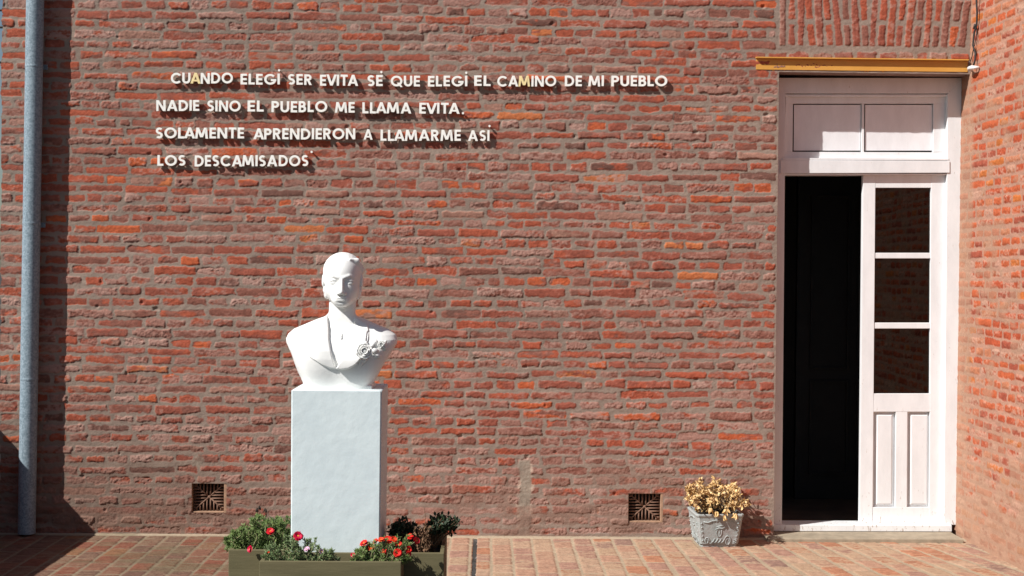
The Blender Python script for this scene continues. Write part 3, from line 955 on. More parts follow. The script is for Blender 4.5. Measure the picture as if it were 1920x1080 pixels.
# accents and the full stop are round studs on pins
for (xo, cx, cy, lab) in ((270, 935, 80, 'white round stud, accent over the first ELEGÍ in the top line'), (270, 1643, 92, 'white round stud, accent over SÉ in the top line'),
                     (780, 348, 97, 'white round stud, accent over the second ELEGÍ in the top line'), (780, 325, 377, 'white round stud, full stop after EVITA in the second line'),
                     (780, 509, 466, 'white round stud, accent over ASÍ in the third line'), (270, 1160, 645, 'white round stud after DESCAMISADOS ending the bottom line')):
    q = P(c2(xo, cx), 110 + cy / s_, YT)
    bm = bmesh.new()
    tube(bm, [(0, 0, 0), (0, 0.012, 0)], 0.0072, 14)
    tube(bm, [(0, 0.011, 0), (0, 0.034, 0)], 0.0035, 8)
    o = from_bm('accent_stud', bm, MT['letter'])
    o.location = q
    tag(o, lab, 'stud', 'accent studs of the wall inscription')

# ------------------------------------------------------------------ ventilator grilles
terra = simple('terracotta', lin(116, 88, 72), 0.9, 0.25, 40, 0.5)
cem = simple('pale_render', lin(156, 124, 100), 0.95, 0.2, 30, 0.6)
vlab = ['terracotta ventilator grille low in the brick wall left of the bust', 'terracotta ventilator grille low in the brick wall near the dried plant pot']
for k, (x0, x1, z0, z1) in enumerate(VENTS):
    e = empty('vent_grille', ((x0 + x1) / 2, 0.034, z0))
    tag(e, vlab[k], 'vent', 'ventilator grilles in the brick wall')
    w2 = (x1 - x0) / 2; hz = z1 - z0
    bm = bmesh.new()
    Yb = 0.10
    # liner of the recess
    box(bm, -w2 - 0.012, -w2 + 0.004, -0.030, Yb, -0.012, hz + 0.012)
    box(bm, w2 - 0.016, w2 + 0.012, -0.031, Yb, -0.012, hz + 0.012, 0.004)
    box(bm, -w2 + 0.0045, w2 - 0.0165, -0.0305, Yb, -0.012, 0.008, 0.003)
    box(bm, -w2 + 0.0045, w2 - 0.0165, -0.0295, Yb, hz - 0.003, hz + 0.012)
    from_bm('surround', bm, cem, e)
    bm = bmesh.new()
    box(bm, -w2 - 0.01, w2 + 0.01, Yb + 0.001, Yb + 0.01, -0.01, hz + 0.01)
    from_bm('cavity', bm, dark, e)
    bm = bmesh.new()
    gx0, gx1, gz0, gz1 = -w2 + 0.005, w2 - 0.018, 0.009, hz - 0.004
    cx_, cz_ = (gx0 + gx1) / 2 + 0.003, (gz0 + gz1) / 2
    nb_ = 9
    rb = 0.0052
    def bar(p0, p1, dy=0.0, r=rb): tube(bm, [(p0[0], dy, p0[1]), (p1[0], dy, p1[1])], r, 8)
    for q, yy in (((gx0, gz0), 0), ((gx1, gz0), 0.0006), ((gx0, gz1), 0.0012), ((gx1, gz1), 0.0018)):
        bar((cx_, cz_), q, yy)
    for i in range(1, nb_):
        t = i / nb_
        px_ = gx0 + (gx1 - gx0) * t; pz_ = gz0 + (gz1 - gz0) * t
        d_ = abs(t - 0.5) * 2
        # upright bars above and below the saltire, level bars left and right of it
        ztop = cz_ + d_ * (gz1 - cz_); zbot = cz_ - d_ * (cz_ - gz0)
        bar((px_, gz1), (px_, ztop), 0.002); bar((px_, gz0), (px_, zbot), 0.002)
        xl_ = cx_ - d_ * (cx_ - gx0); xr_ = cx_ + d_ * (gx1 - cx_)
        bar((gx0, pz_), (xl_, pz_), 0.003); bar((gx1, pz_), (xr_, pz_), 0.003)
    tube(bm, [(cx_, -0.004, cz_), (cx_, 0.006, cz_)], 0.010, 12)
    from_bm('grille', bm, terra, e, True)

# ------------------------------------------------------------------ planters round the pedestal
DP = 6.0                                       # distance of the front box
YP = DP - D                                    # its front plane
olive = Mat('olive_paint', 0.75, 0.3)
on = olive.noise(7, 7, 0.7, (0.4, 1, 3))
oc = olive.ramp(on, [(0.3, lin(92, 86, 60, 0.95)), (0.7, lin(112, 104, 76, 0.95))])
och = olive.ramp(olive.noise(45, 6, 0.8), [(0.69, (0, 0, 0)), (0.73, (0.7, 0.7, 0.7))])
olive.color(olive.mix(och, oc, lin(150, 130, 98)))
olive.bump(olive.noise(26, 7, 0.7, (0.3, 0.3, 3)), 0.35)
soil = simple('potting_soil', (0.035, 0.024, 0.017), 0.95, 0.4, 60, 0.8)
grey_pl = simple('weathered_board', lin(166, 150, 112, 0.8), 0.85, 0.25, 12, 0.3)
ZT = P(620, 1053, YP).z
def planter(label, xl, xr, yf, yb, zt):
    e = empty('wooden_planter', ((xl + xr) / 2, (yf + yb) / 2, 0))
    tag(e, label, 'planter', 'olive wooden planters round the pedestal')
    w = (xr - xl) / 2; d = (yb - yf) / 2; t = 0.019
    for (nm, a) in (('front_board', (-w, w, -d, -d + t)), ('back_board', (-w, w, d - t, d)),
                    ('side_board', (-w + 0.0005, -w + t, -d + t + 0.0008, d - t - 0.0008)), ('side_board', (w - t, w - 0.0005, -d + t + 0.0008, d - t - 0.0008))):
        bm = bmesh.new()
        box(bm, a[0], a[1], a[2], a[3], 0.0, zt - (0.0 if 'front' in nm or 'back' in nm else 0.001), 0.003)
        from_bm(nm, bm, olive.m, e)
    bm = bmesh.new()
    nx, ny = 24, 12
    gv = [[bm.verts.new((-w + t + (2 * w - 2 * t) * i / nx, -d + t + (2 * d - 2 * t) * j / ny, zt - 0.075 + 0.02 * random.Random(i * 31 + j).random())) for i in range(nx + 1)] for j in range(ny + 1)]
    for j in range(ny):
        for i in range(nx):
            bm.faces.new([gv[j][i], gv[j][i + 1], gv[j + 1][i + 1], gv[j + 1][i]])
    from_bm('soil', bm, soil, e, True)
    return e
fx0, fx1 = P(486, 1053, YP).x, P(752, 1053, YP).x
YL2 = YP + 0.215
planter('olive wooden planter in front of the pedestal, pink and red flowers at its ends', fx0, fx1, YP, YP + 0.205, ZT)
lx0_, rx1_ = P(428.5, 1032, YL2).x, P(832.5, 1037, YL2).x
pedx0, pedx1 = P(545, 900, YL2 + 0.02).x, P(714, 900, YL2 + 0.02).x
ZL = P(455, 1031, YL2).z; ZR = P(800, 1037, YL2).z
planter('olive wooden planter at the bust pedestal\'s left, overflowing with green moss rose', lx0_, pedx0 - 0.008, YL2, YL2 + 0.46, ZL)
planter('olive wooden planter at the bust pedestal\'s right, mostly in shadow under a dark shrub', pedx1 + 0.008, rx1_, YL2, YL2 + 0.46, ZR)

# ------------------------------------------------------------------ pedestal
YPD = YL2 + 0.02
m = Mat('pedestal_paint', 0.6, 0.35)
pn = m.noise(6, 8, 0.7)
pcol = m.ramp(pn, [(0.3, (0.58, 0.655, 0.672)), (0.7, (0.645, 0.718, 0.725))])
chip = m.ramp(m.noise(16, 7, 0.75), [(0.74, (0, 0, 0)), (0.755, (0.6, 0.6, 0.6))])
m.color(m.mix(chip, pcol, lin(205, 178, 165)))
vb = m.n('ShaderNodeBump'); vb.inputs['Strength'].default_value = 0.2; vb.inputs['Distance'].default_value = 0.006
m.l(m.noise(24, 3, 0.45), vb.inputs['Height'])
vb2 = m.n('ShaderNodeBump'); vb2.inputs['Strength'].default_value = 0.25; vb2.inputs['Distance'].default_value = 0.002
m.l(m.noise(130, 5, 0.7), vb2.inputs['Height']); m.l(vb.outputs[0], vb2.inputs['Normal'])
m.l(vb2.outputs[0], m.b.inputs['Normal'])
ztop = P(630, 731.5, YPD).z
px0t, px1t = P(546, 732, YPD).x, P(715.5, 732, YPD).x
px0b, px1b = P(545, 1000, YPD).x, P(712.5, 1000, YPD).x
PDEP = 0.40
bm = bmesh.new()
zb_ = P(630, 1000, YPD).z
sl0 = (px0t - px0b) / (ztop - zb_); sl1 = (px1t - px1b) / (ztop - zb_)
nx, nz = 26, 70
rgp = random.Random(3)
def pedx(s, z): 
    return (px0b + sl0 * (z - zb_)) * (1 - s) + (px1b + sl1 * (z - zb_)) * s
ring = []
q_s = [0.0, 0.014] + [i / nx for i in range(1, nx)] + [0.986]
per = [(a, 0.0) for a in q_s] + [(1.0, a) for a in q_s] + [(1 - a, 1.0) for a in q_s] + [(0.0, 1 - a) for a in q_s]
rows = []
for kz in range(nz + 1):
    z = ztop * kz / nz
    r_ = []
    for (s, t) in per:
        jit = 0.0005
        x = pedx(s, z) + rgp.uniform(-jit, jit) * (1 if s in (0.0, 1.0) else 0)
        y = YPD + PDEP * t + rgp.uniform(-jit, jit)
        if s in (0.0, 1.0) and t in (0.0, 1.0):        # arris worn round
            x += 0.004 * (1 if s == 0 else -1); y += 0.004 * (1 if t == 0 else -1)
        zz = z - (0.004 if kz == nz else 0)
        r_.append(bm.verts.new((x, y, zz)))
    rows.append(r_)
L_ = len(per)
for kz in range(nz):
    for i in range(L_):
        bm.faces.new([rows[kz][i], rows[kz][(i + 1) % L_], rows[kz + 1][(i + 1) % L_], rows[kz + 1][i]])
cxp, cyp = pedx(0.5, ztop), YPD + PDEP / 2
inner = [bm.verts.new((v.co.x + (cxp - v.co.x) * 0.03, v.co.y + (cyp - v.co.y) * 0.03, ztop)) for v in rows[-1]]
for i in range(L_):
    bm.faces.new([rows[-1][i], rows[-1][(i + 1) % L_], inner[(i + 1) % L_], inner[i]])
bm.faces.new(inner)
ped = from_bm('pedestal', bm, m.m, None, True)
ped.modifiers.new('edge', 'EDGE_SPLIT').split_angle = math.radians(50)
tag(ped, 'tall square pale blue white plastered pedestal carrying the bust', 'pedestal')

# ------------------------------------------------------------------ bust: one sculpted surface from a distance field
SB = 0.000663 * 1.0
BY, BZ = YPD + 0.19, ztop
BX = P(636.5, 726, BY).x
def ss(a, b, x): return sst(a, b, x)
def smin(a, b, k):
    h = np.clip(0.5 + 0.5 * (b - a) / k, 0, 1)
    return b * (1 - h) + a * h - k * h * (1 - h)
def smax(a, b, k): return -smin(-a, -b, k)
hN = 0.0028
gx_ = np.arange(-0.285, 0.301, hN, dtype=np.float32)
gy_ = np.arange(-0.20, 0.185, hN, dtype=np.float32)
gz_ = np.arange(-0.012, 0.655, hN, dtype=np.float32)
def build_bust():
    X, Y, Z = np.meshgrid(gx_, gy_, gz_, indexing='ij')
    def ell(c, r):
        px, py, pz = (X - c[0]) / r[0], (Y - c[1]) / r[1], (Z - c[2]) / r[2]
        k0 = np.sqrt(px * px + py * py + pz * pz)
        return (k0 - 1) * min(r)
    def cap(a, b, ra, rb):
        ax, ay, az = a; bx, by, bz = b
        dx, dy, dz = bx - ax, by - ay, bz - az
        t = np.clip(((X - ax) * dx + (Y - ay) * dy + (Z - az) * dz) / (dx * dx + dy * dy + dz * dz), 0, 1)
        return np.sqrt((X - ax - t * dx) ** 2 + (Y - ay - t * dy) ** 2 + (Z - az - t * dz) ** 2) - (ra + (rb - ra) * t)
    # --- torso: its outline follows the photograph, its depth is a full chest and back
    zk = np.array([-0.02, 0.0, 0.02, 0.046, 0.086, 0.133, 0.172, 0.2, 0.219, 0.242, 0.264, 0.292, 0.31, 0.325, 0.345, 0.37])
    lk = np.array([0.157, 0.157, 0.156, 0.163, 0.180, 0.205, 0.228, 0.243, 0.247, 0.238, 0.214, 0.150, 0.108, 0.074, 0.052, 0.048])
    rk = np.array([0.155, 0.155, 0.158, 0.166, 0.186, 0.222, 0.246, 0.262, 0.266, 0.256, 0.226, 0.155, 0.116, 0.086, 0.066, 0.060])
    bk = np.array([0.112, 0.112, 0.113, 0.115, 0.119, 0.121, 0.117, 0.108, 0.102, 0.092, 0.083, 0.074, 0.068, 0.062, 0.058, 0.056])
    yk = np.array([-0.010, -0.010, -0.011, -0.012, -0.014, -0.015, -0.012, -0.002, 0.006, 0.016, 0.024, 0.030, 0.030, 0.028, 0.026, 0.024])
    it = lambda k: np.interp(gz_, zk, k).astype(np.float32)[None, None, :]
    xl, xr, b_, yc = it(lk), it(rk), it(bk), it(yk)
    cx = (xr - xl) / 2; a_ = (xl + xr) / 2
    px = np.abs((X - cx) / a_); py = np.abs((Y - yc) / b_)
    ne = it(np.array([4.2, 4.2, 4.2, 4.0, 3.6, 3.1, 2.8] + [2.6] * 9))
    k0 = (px ** ne + py ** ne) ** (1 / ne)
    tor = (k0 - 1) * np.minimum(a_, b_) * 0.9
    tor = smax(tor, Z - 0.325, 0.02)
    tor = smin(tor, ell((-0.083, -0.072, 0.125), (0.075, 0.056, 0.080)), 0.06)
    tor = smin(tor, ell((0.090, -0.072, 0.125), (0.075, 0.056, 0.080)), 0.06)
    # cloth: jacket stands proud of the skin outside the V, lapels prouder still
    c2 = lambda x, y: ((x - 507) * SB, (1030 - y) * SB)
    GX, GZ = np.meshgrid(gx_, gz_, indexing='ij')
    def poly(pts):
        p = [c2(*q) for q in pts]
        d = np.full(GX.shape, 1e9); s = np.ones(GX.shape)
        n = len(p)
        for i in range(n):
            ax, az = p[i]; bx, bz = p[i - 1]
            ex, ez = bx - ax, bz - az
            wx, wz = GX - ax, GZ - az
            t = np.clip((wx * ex + wz * ez) / (ex * ex + ez * ez), 0, 1)
            d = np.minimum(d, (wx - ex * t) ** 2 + (wz - ez * t) ** 2)
            c1 = GZ >= az; c2_ = GZ < bz; c3 = ex * wz > ez * wx
            allc = (c1 & c2_ & c3) | (~c1 & ~c2_ & ~c3)
            s = np.where(allc, -s, s)
        return (s * np.sqrt(d)).astype(np.float32)
    vee = poly([(425, 520), (440, 600), (452, 690), (478, 800), (505, 884), (540, 835), (590, 750), (622, 650), (632, 615), (612, 585), (612, 480), (425, 480)])
    jacket = ss(-0.0015, 0.003, vee)
    lapL = poly([(240, 540), (425, 520), (436, 600), (448, 690), (476, 800), (505, 890), (470, 889), (418, 868), (330, 815), (240, 720)])
    lapR = poly([(606, 578), (628, 618), (622, 650), (592, 745), (545, 830), (507, 890), (540, 896), (600, 886), (645, 858), (690, 806), (714, 720), (718, 650), (700, 570), (640, 545)])
    lfL = ss(0.0015, -0.002, lapL) * ss(c2(250, 0)[0], c2(400, 0)[0], GX)
    lfR = ss(0.0015, -0.002, lapR) * (0.55 + 0.45 * ss(c2(0, 600)[1], c2(0, 690)[1], GZ))
    # the right lapel rolls outward: higher towards its lower edge
    roll = 0.010 + 0.015 * ss(c2(0, 700)[1], c2(0, 880)[1], GZ)
    raise_ = 0.005 * jacket + 0.010 * lfL + roll * lfR
    front = ss(0.03, -0.02, Y) * ss(0.99, 0.72, px)
    tor = tor - raise_[:, None, :] * front
    # open front edge below the lapels and pocket like fold
    fold = np.abs(GX - (c2(505, 0)[0] + 0.004 * np.sin(GZ * 60))) ; 
    tor = tor + 0 * (0.0035 * ss(0.004, 0.0, fold) * ss(c2(0, 880)[1], c2(0, 900)[1], GZ) * ss(0.02, 0.035, GZ))[:, None, :] * front
    # notch of the right lapel
    nt_ = poly([(708, 640), (716, 640), (712, 702), (704, 702)])
    tor = tor + (0.006 * ss(0.002, -0.001, nt_))[:, None, :] * front
    # --- neck
    hx = 0.012
    neck = cap((0.004, 0.026, 0.25), (hx, 0.004, 0.42), 0.058, 0.050)
    neck = smin(neck, cap((-0.03, -0.02, 0.275), (-0.045 + hx, 0.0, 0.42), 0.014, 0.012), 0.03)
    neck = smin(neck, cap((0.045, -0.02, 0.275), (0.05 + hx, 0.0, 0.42), 0.014, 0.012), 0.03)
    d = smin(tor, neck, 0.028)
    # --- head
    def rot(xx, yy, a): return xx * math.cos(a) - yy * math.sin(a), xx * math.sin(a) + yy * math.cos(a)
    X0, Y0 = X, Y
    ya = math.radians(-3)
    Xr, Yr = rot(X - hx, Y + 0.010, ya)
    X, Y = Xr, Yr + 0.01
    skull = ell((0, 0.022, 0.528), (0.086, 0.112, 0.087))
    face = ell((0, -0.016, 0.474), (0.076, 0.086, 0.099))
    h = smin(skull, face, 0.03)
    h = smin(h, ell((0, -0.036, 0.430), (0.061, 0.058, 0.052)), 0.025)
    h = smin(h, ell((0, -0.074, 0.393), (0.024, 0.022, 0.019)), 0.026)
    Z0 = Z
    Z = Z + 0.0095
    for sgn in (-1, 1):
        h = smin(h, ell((sgn * 0.040, -0.047, 0.458), (0.023, 0.024, 0.023)), 0.03)
        h = smax(h, -ell((sgn * 0.033, -0.110, 0.4925), (0.023, 0.018, 0.0130)), 0.014)
    for sgn in (-1, 1):
        eye = ell((sgn * 0.033, -0.0770, 0.4925), (0.0195, 0.0165, 0.0150))
        h = smin(h, eye, 0.003)
        lid = ell((sgn * 0.033, -0.0770, 0.4935), (0.0235, 0.0200, 0.0180))
        lid = smax(lid, -(Z - (0.4985 - 14.0 * (X - sgn * 0.033) ** 2)), 0.0015)
        h = smin(h, lid, 0.0025)
        lo = ell((sgn * 0.033, -0.0770, 0.4915), (0.0225, 0.0188, 0.0170))
        lo = smax(lo, (Z - (0.4865 + 8.0 * (X - sgn * 0.033) ** 2)), 0.0015)
        h = smin(h, lo, 0.003)
        # brow
        bA = cap((sgn * 0.013, -0.099, 0.5125), (sgn * 0.034, -0.0925, 0.5200), 0.0040, 0.0046)
        bB = cap((sgn * 0.034, -0.0925, 0.5200), (sgn * 0.056, -0.073, 0.5110), 0.0046, 0.003)
        h = smin(h, np.minimum(bA, bB), 0.010)
    h = smin(h, cap((0, -0.097, 0.508), (0, -0.126, 0.4455), 0.0068, 0.0110), 0.009)
    for sgn in (-1, 1):
        h = smin(h, ell((sgn * 0.0125, -0.110, 0.4400), (0.0085, 0.011, 0.0075)), 0.006)
        h = smax(h, -ell((sgn * 0.0065, -0.117, 0.4335), (0.0035, 0.006, 0.0035)), 0.003)
    h = smin(h, ell((0, -0.079, 0.413), (0.034, 0.022, 0.026)), 0.022)
    for sgn in (-1, 1):
        h = smin(h, ell((sgn * 0.0085, -0.1005, 0.4180), (0.0150, 0.0068, 0.0050)), 0.006)
    h = smin(h, ell((0, -0.0995, 0.4085), (0.0175, 0.0072, 0.0054)), 0.006)
    cut_ = smax(ell((0, -0.110, 0.4135), (0.027, 0.010, 0.0013)), -1.0 + 0 * Z, 0.001)
    h = smax(h, -cut_, 0.0025)
    h = smax(h, -ell((0, -0.106, 0.3990), (0.015, 0.006, 0.0045)), 0.008)
    Z = Z0
    # hair: combed back from a high hairline, with a rolled strand at the temple and a low knot
    hair = ell((0, 0.030, 0.531), (0.0915, 0.114, 0.0885))
    hl = -(Y + 0.052 + 0.9 * np.clip(0.575 - Z, -0.1, 0.02) - 0.30 * np.clip(np.abs(X) - 0.045, 0, 0.06) + 0.5 * np.clip(Z - 0.575, 0, 0.1))
    hair = smax(hair, hl, 0.014)
    comb = 0.0004 * np.sin(X * 420 + Z * 40)
    h = smin(h, hair + comb * 0.6, 0.004)
    h = smin(h, cap((0.036, -0.058, 0.586), (0.066, -0.036, 0.580), 0.003, 0.009), 0.014)
    h = smin(h, cap((0.066, -0.034, 0.578), (0.086, 0.000, 0.540), 0.012, 0.014), 0.014)
    h = smin(h, ell((0, 0.128, 0.455), (0.060, 0.048, 0.048)), 0.02)
    for sgn in (-1, 1):
        h = smin(h, ell((sgn * 0.086, -0.004, 0.487), (0.0105, 0.020, 0.030)), 0.006)
        h = smax(h, -ell((sgn * 0.097, -0.010, 0.490), (0.006, 0.010, 0.017)), 0.004)
        h = smin(h, ell((sgn * 0.077, -0.010, 0.446), (0.012, 0.015, 0.014)), 0.005)
        h = smin(h, ell((sgn * 0.072, 0.010, 0.425), (0.014, 0.030, 0.022)), 0.012)
    X, Y = X0, Y0
    d = smin(d, h, 0.012)
    # plinth lip and flat foot
    lip = np.sqrt((np.maximum(np.abs(X - 0.0) - 0.155, 0)) ** 2 + (np.maximum(np.abs(Y + 0.010) - 0.104, 0)) ** 2 + (np.maximum(np.abs(Z - 0.004) - 0.006, 0)) ** 2) - 0.004
    d = smin(d, lip, 0.006)
    d = np.maximum(d, -Z - 0.002)
    # hand finished plaster
    return d.astype(np.float32)

def surface_net(d):
    s = d < 0
    nx, ny, nz = d.shape
    acc = np.zeros((nx - 1, ny - 1, nz - 1, 3), np.float32); cnt = np.zeros((nx - 1, ny - 1, nz - 1), np.float32)
    I, J, K = [np.arange(q - 1, dtype=np.float32) for q in d.shape]
    for ax in range(3):
        o1, o2 = [q for q in range(3) if q != ax]
        for a in (0, 1):
            for b in (0, 1):
                s0 = [slice(0, -1)] * 3; s1 = [slice(0, -1)] * 3
                for q, w in ((o1, a), (o2, b)):
                    s0[q] = s1[q] = slice(1, None) if w else slice(0, -1)
                s1[ax] = slice(1, None)
                v0, v1 = d[tuple(s0)], d[tuple(s1)]
                cr = (v0 < 0) != (v1 < 0)
                t = np.where(cr, v0 / np.where(cr, v0 - v1, 1), 0)
                acc[..., ax] += np.where(cr, t, 0); acc[..., o1] += np.where(cr, a, 0); acc[..., o2] += np.where(cr, b, 0)
                cnt += cr
    act = cnt > 0
    idx = -np.ones(act.shape, np.int64); idx[act] = np.arange(act.sum())
    pos = acc[act] / cnt[act][:, None] + np.argwhere(act).astype(np.float32)
    quads = []
    for ax in range(3):
        o1, o2 = (ax + 1) % 3, (ax + 2) % 3
        a = [slice(1, -1)] * 3; b = [slice(1, -1)] * 3
        a[ax] = slice(0, -1); b[ax] = slice(1, None)
        cr = s[tuple(a)] != s[tuple(b)]
        flip = s[tuple(a)]
        e = np.argwhere(cr)
        fl = flip[cr]
        base = e.copy(); base[:, o1] += 1; base[:, o2] += 1     # edge start vertex in grid coordinates
        def cell(d1, d2):
            c = base.copy(); c[:, o1] += d1; c[:, o2] += d2
            return idx[c[:, 0], c[:, 1], c[:, 2]]
        q = np.stack([cell(-1, -1), cell(0, -1), cell(0, 0), cell(-1, 0)], 1)
        q[~fl] = q[~fl][:, ::-1]
        quads.append(q)
    return pos, np.concatenate(quads)
def mesh_np(name, co, q):
    me = bpy.data.meshes.new(name)
    me.vertices.add(len(co)); me.vertices.foreach_set('co', co.astype(np.float32).ravel())
    me.loops.add(q.size); me.loops.foreach_set('vertex_index', q.ravel().astype(np.int32))
    me.polygons.add(len(q)); me.polygons.foreach_set('loop_start', np.arange(0, q.size, q.shape[1], dtype=np.int32))
    me.polygons.foreach_set('use_smooth', np.ones(len(q), bool))
    me.update(calc_edges=True); me.validate()
    return me
df = build_bust()
pos, q = surface_net(df)
co = pos * hN + np.array([gx_[0], gy_[0], gz_[0]], np.float32)
m = Mat('bust_plaster', 0.42, 0.4)
m.color(m.ramp(m.noise(14, 6), [(0.3, (0.77, 0.765, 0.74)), (0.7, (0.80, 0.795, 0.77))]))
m.bump(m.noise(55, 4, 0.5), 0.18, 0.003)
MT['bust'] = m.m
bust = empty('bust_statue', (BX, BY, BZ + 0.001))
tag(bust, 'white plaster bust of a woman in a jacket with a corsage, on the pedestal', 'bust')
fig = link('figure', mesh_np('figure', co, q), m.m, bust)
# corsage: an open rose, a bud, leaves
def front_y(x, z):
    i = int(round((x - gx_[0]) / hN)); k = int(round((z - gz_[0]) / hN))
    col_ = df[i, :, k]
    j = np.argmax(col_ < 0)
    return float(gy_[j])
def petal(bm, base, n_, up_, rad, wid, lift, th=0.0025):
    """a cupped petal standing round a flower axis n_"""
    side = n_.cross(up_).normalized()
    nu_, nv_ = 6, 5
    fr2, bk2 = [], []
    for iv in range(nv_ + 1):
        tv = iv / nv_
        ra, rb2 = [], []
        for iu in range(nu_ + 1):
            a = (iu / nu_ - 0.5) * wid
            rr = rad * (0.55 + 0.45 * tv) * (1 + 0.06 * math.sin(5 * a + 9 * rad * 1000))
            dv_ = (up_ * math.cos(a) + side * math.sin(a))
            hgt = lift * math.sin(tv * 1.45) * (1 - 0.12 * (a / wid * 2) ** 2)
            pnt = base + dv_ * rr + n_ * hgt
            ra.append(bm.verts.new(pnt)); rb2.append(bm.verts.new(pnt - dv_ * th * -1.0 - n_ * th * 0.3))
        fr2.append(ra); bk2.append(rb2)
    for iv in range(nv_):
        for iu in range(nu_):
            bm.faces.new([fr2[iv][iu], fr2[iv][iu + 1], fr2[iv + 1][iu + 1], fr2[iv + 1][iu]])
            bm.faces.new([bk2[iv][iu + 1], bk2[iv][iu], bk2[iv + 1][iu], bk2[iv + 1][iu + 1]])
    for iu in range(nu_):
        bm.faces.new([fr2[-1][iu], fr2[-1][iu + 1], bk2[-1][iu + 1], bk2[-1][iu]])
    for iv in range(nv_):
        bm.faces.new([fr2[iv][0], fr2[iv + 1][0], bk2[iv + 1][0], bk2[iv][0]])
        bm.faces.new([fr2[iv + 1][-1], fr2[iv][-1], bk2[iv][-1], bk2[iv + 1][-1]])
def leafblade(bm, a, b, n_, w, curl=0.006, th=0.003):
    side = (b - a).cross(n_).normalized()
    ns = 7
    top, bot = [], []
    for k in range(ns + 1):
        t = k / ns
        ww = w * math.sin(math.pi * (0.06 + 0.90 * t)) ** 0.8
        c = a.lerp(b, t) + n_ * (curl * math.sin(t * math.pi))
        top.append([bm.verts.new(c - side * ww - n_ * 0.002), bm.verts.new(c + n_ * 0.002), bm.verts.new(c + side * ww - n_ * 0.002)])
        bot.append([bm.verts.new(v.co - n_ * th) for v in top[-1]])
    for k in range(ns):
        for i in range(2):
            bm.faces.new([top[k][i], top[k][i + 1], top[k + 1][i + 1], top[k + 1][i]])
            bm.faces.new([bot[k][i + 1], bot[k][i], bot[k + 1][i], bot[k + 1][i + 1]])
        for i, o_ in ((0, 1), (2, -1)):
            bm.faces.new([top[k][i], top[k + 1][i], bot[k + 1][i], bot[k][i]][::o_])
crs = lambda x, y: ((x - 507) * SB, (1030 - y) * SB)
bm = bmesh.new()
nrm = Vector((0.10, -1, 0.10)).normalized()
def rose(cx, cz, R, layers=3):
    base = Vector((cx, front_y(cx, cz) - 0.006, cz))
    u0 = nrm.orthogonal().normalized()
    sphere(bm, base + nrm * 0.010, R * 0.30, 2)
    for l_ in range(layers):
        cnt_ = 3 + 2 * l_
        for k in range(cnt_):
            a = 2 * math.pi * (k + 0.5 * l_ + 0.2) / cnt_
            uu = Quaternion(nrm, a) @ u0
            petal(bm, base, nrm, uu, R * (0.42 + 0.29 * l_), 2 * math.pi / cnt_ * 1.25, 0.024 - 0.005 * l_)
x_, z_ = crs(700, 768); rose(x_, z_, 0.033)
x_, z_ = crs(806, 728); rose(x_, z_, 0.021, 2)
def lf2(p0, p1, w):
    a = crs(*p0); b = crs(*p1)
    va = Vector((a[0], front_y(*a) - 0.006, a[1])); vb_ = Vector((b[0], front_y(*b) - 0.010, b[1]))
    leafblade(bm, va, vb_, nrm, w)
for q_ in (((735, 745), (778, 700), 0.012), ((740, 770), (795, 770), 0.013), ((760, 800), (812, 806), 0.012), ((700, 800), (664, 878), 0.010), ((720, 805), (690, 850), 0.008),
           ((668, 760), (645, 790), 0.009), ((800, 750), (842, 700), 0.012), ((820, 735), (836, 772), 0.012), ((770, 720), (764, 690), 0.008)):
    lf2(*q_)
bmesh.ops.recalc_face_normals(bm, faces=bm.faces)
from_bm('corsage', bm, m.m, bust, True)
bm = bmesh.new()
pts = []
for (x, y) in ((447, 610), (470, 632), (500, 645), (528, 650), (560, 640), (590, 622), (606, 604)):
    a = crs(x, y); pts.append((a[0], front_y(*a) - 0.0005, a[1]))
tube(bm, pts, 0.0022, 8)
a = crs(530, 655); b = crs(530, 688)
tube(bm, [(a[0], front_y(*a) - 0.002, a[1]), (b[0], front_y(*b) - 0.004, b[1])], [0.003, 0.0055], 10)
sphere(bm, Vector((b[0], front_y(*b) - 0.004, b[1])), 0.0062)
from_bm('necklace', bm, m.m, bust, True)

# ------------------------------------------------------------------ planting
def leaf_mat(name, lo, hi, rough=0.55, trans=0.25):
    m = Mat(name, rough, 0.35)
    m.color(m.ramp(m.noise(55, 3), [(0.3, lo), (0.7, hi)]))
    return m.m
green = leaf_mat('moss_rose_leaf', (0.06, 0.105, 0.024), (0.18, 0.24, 0.075))
green2 = leaf_mat('grey_green_leaf', (0.07, 0.115, 0.04), (0.17, 0.225, 0.095))
shrubm = leaf_mat('dark_shrub_leaf', (0.012, 0.022, 0.010), (0.035, 0.055, 0.022), 0.6)
stemm = simple('green_stem', (0.24, 0.22, 0.11), 0.7, 0.3, 40)
drystem = simple('dry_stem', (0.17, 0.10, 0.055), 0.85, 0.4, 60)
redm = simple('red_petal', (0.55, 0.010, 0.022), 0.5, 0.2, 90, spec=0.25)
crim = simple('crimson_petal', (0.50, 0.006, 0.045), 0.5, 0.2, 90, spec=0.25)
oram = simple('scarlet_petal', (0.66, 0.020, 0.016), 0.6, 0.25, 90, spec=0.15)
orange = simple('orange_petal', (0.70, 0.055, 0.020), 0.6, 0.2, 90, spec=0.15)
pinkm = simple('pink_petal', (0.62, 0.36, 0.50), 0.5, 0.15, 90, spec=0.25)
yelm = simple('flower_eye', (0.75, 0.42, 0.05), 0.6, 0.2, 120)

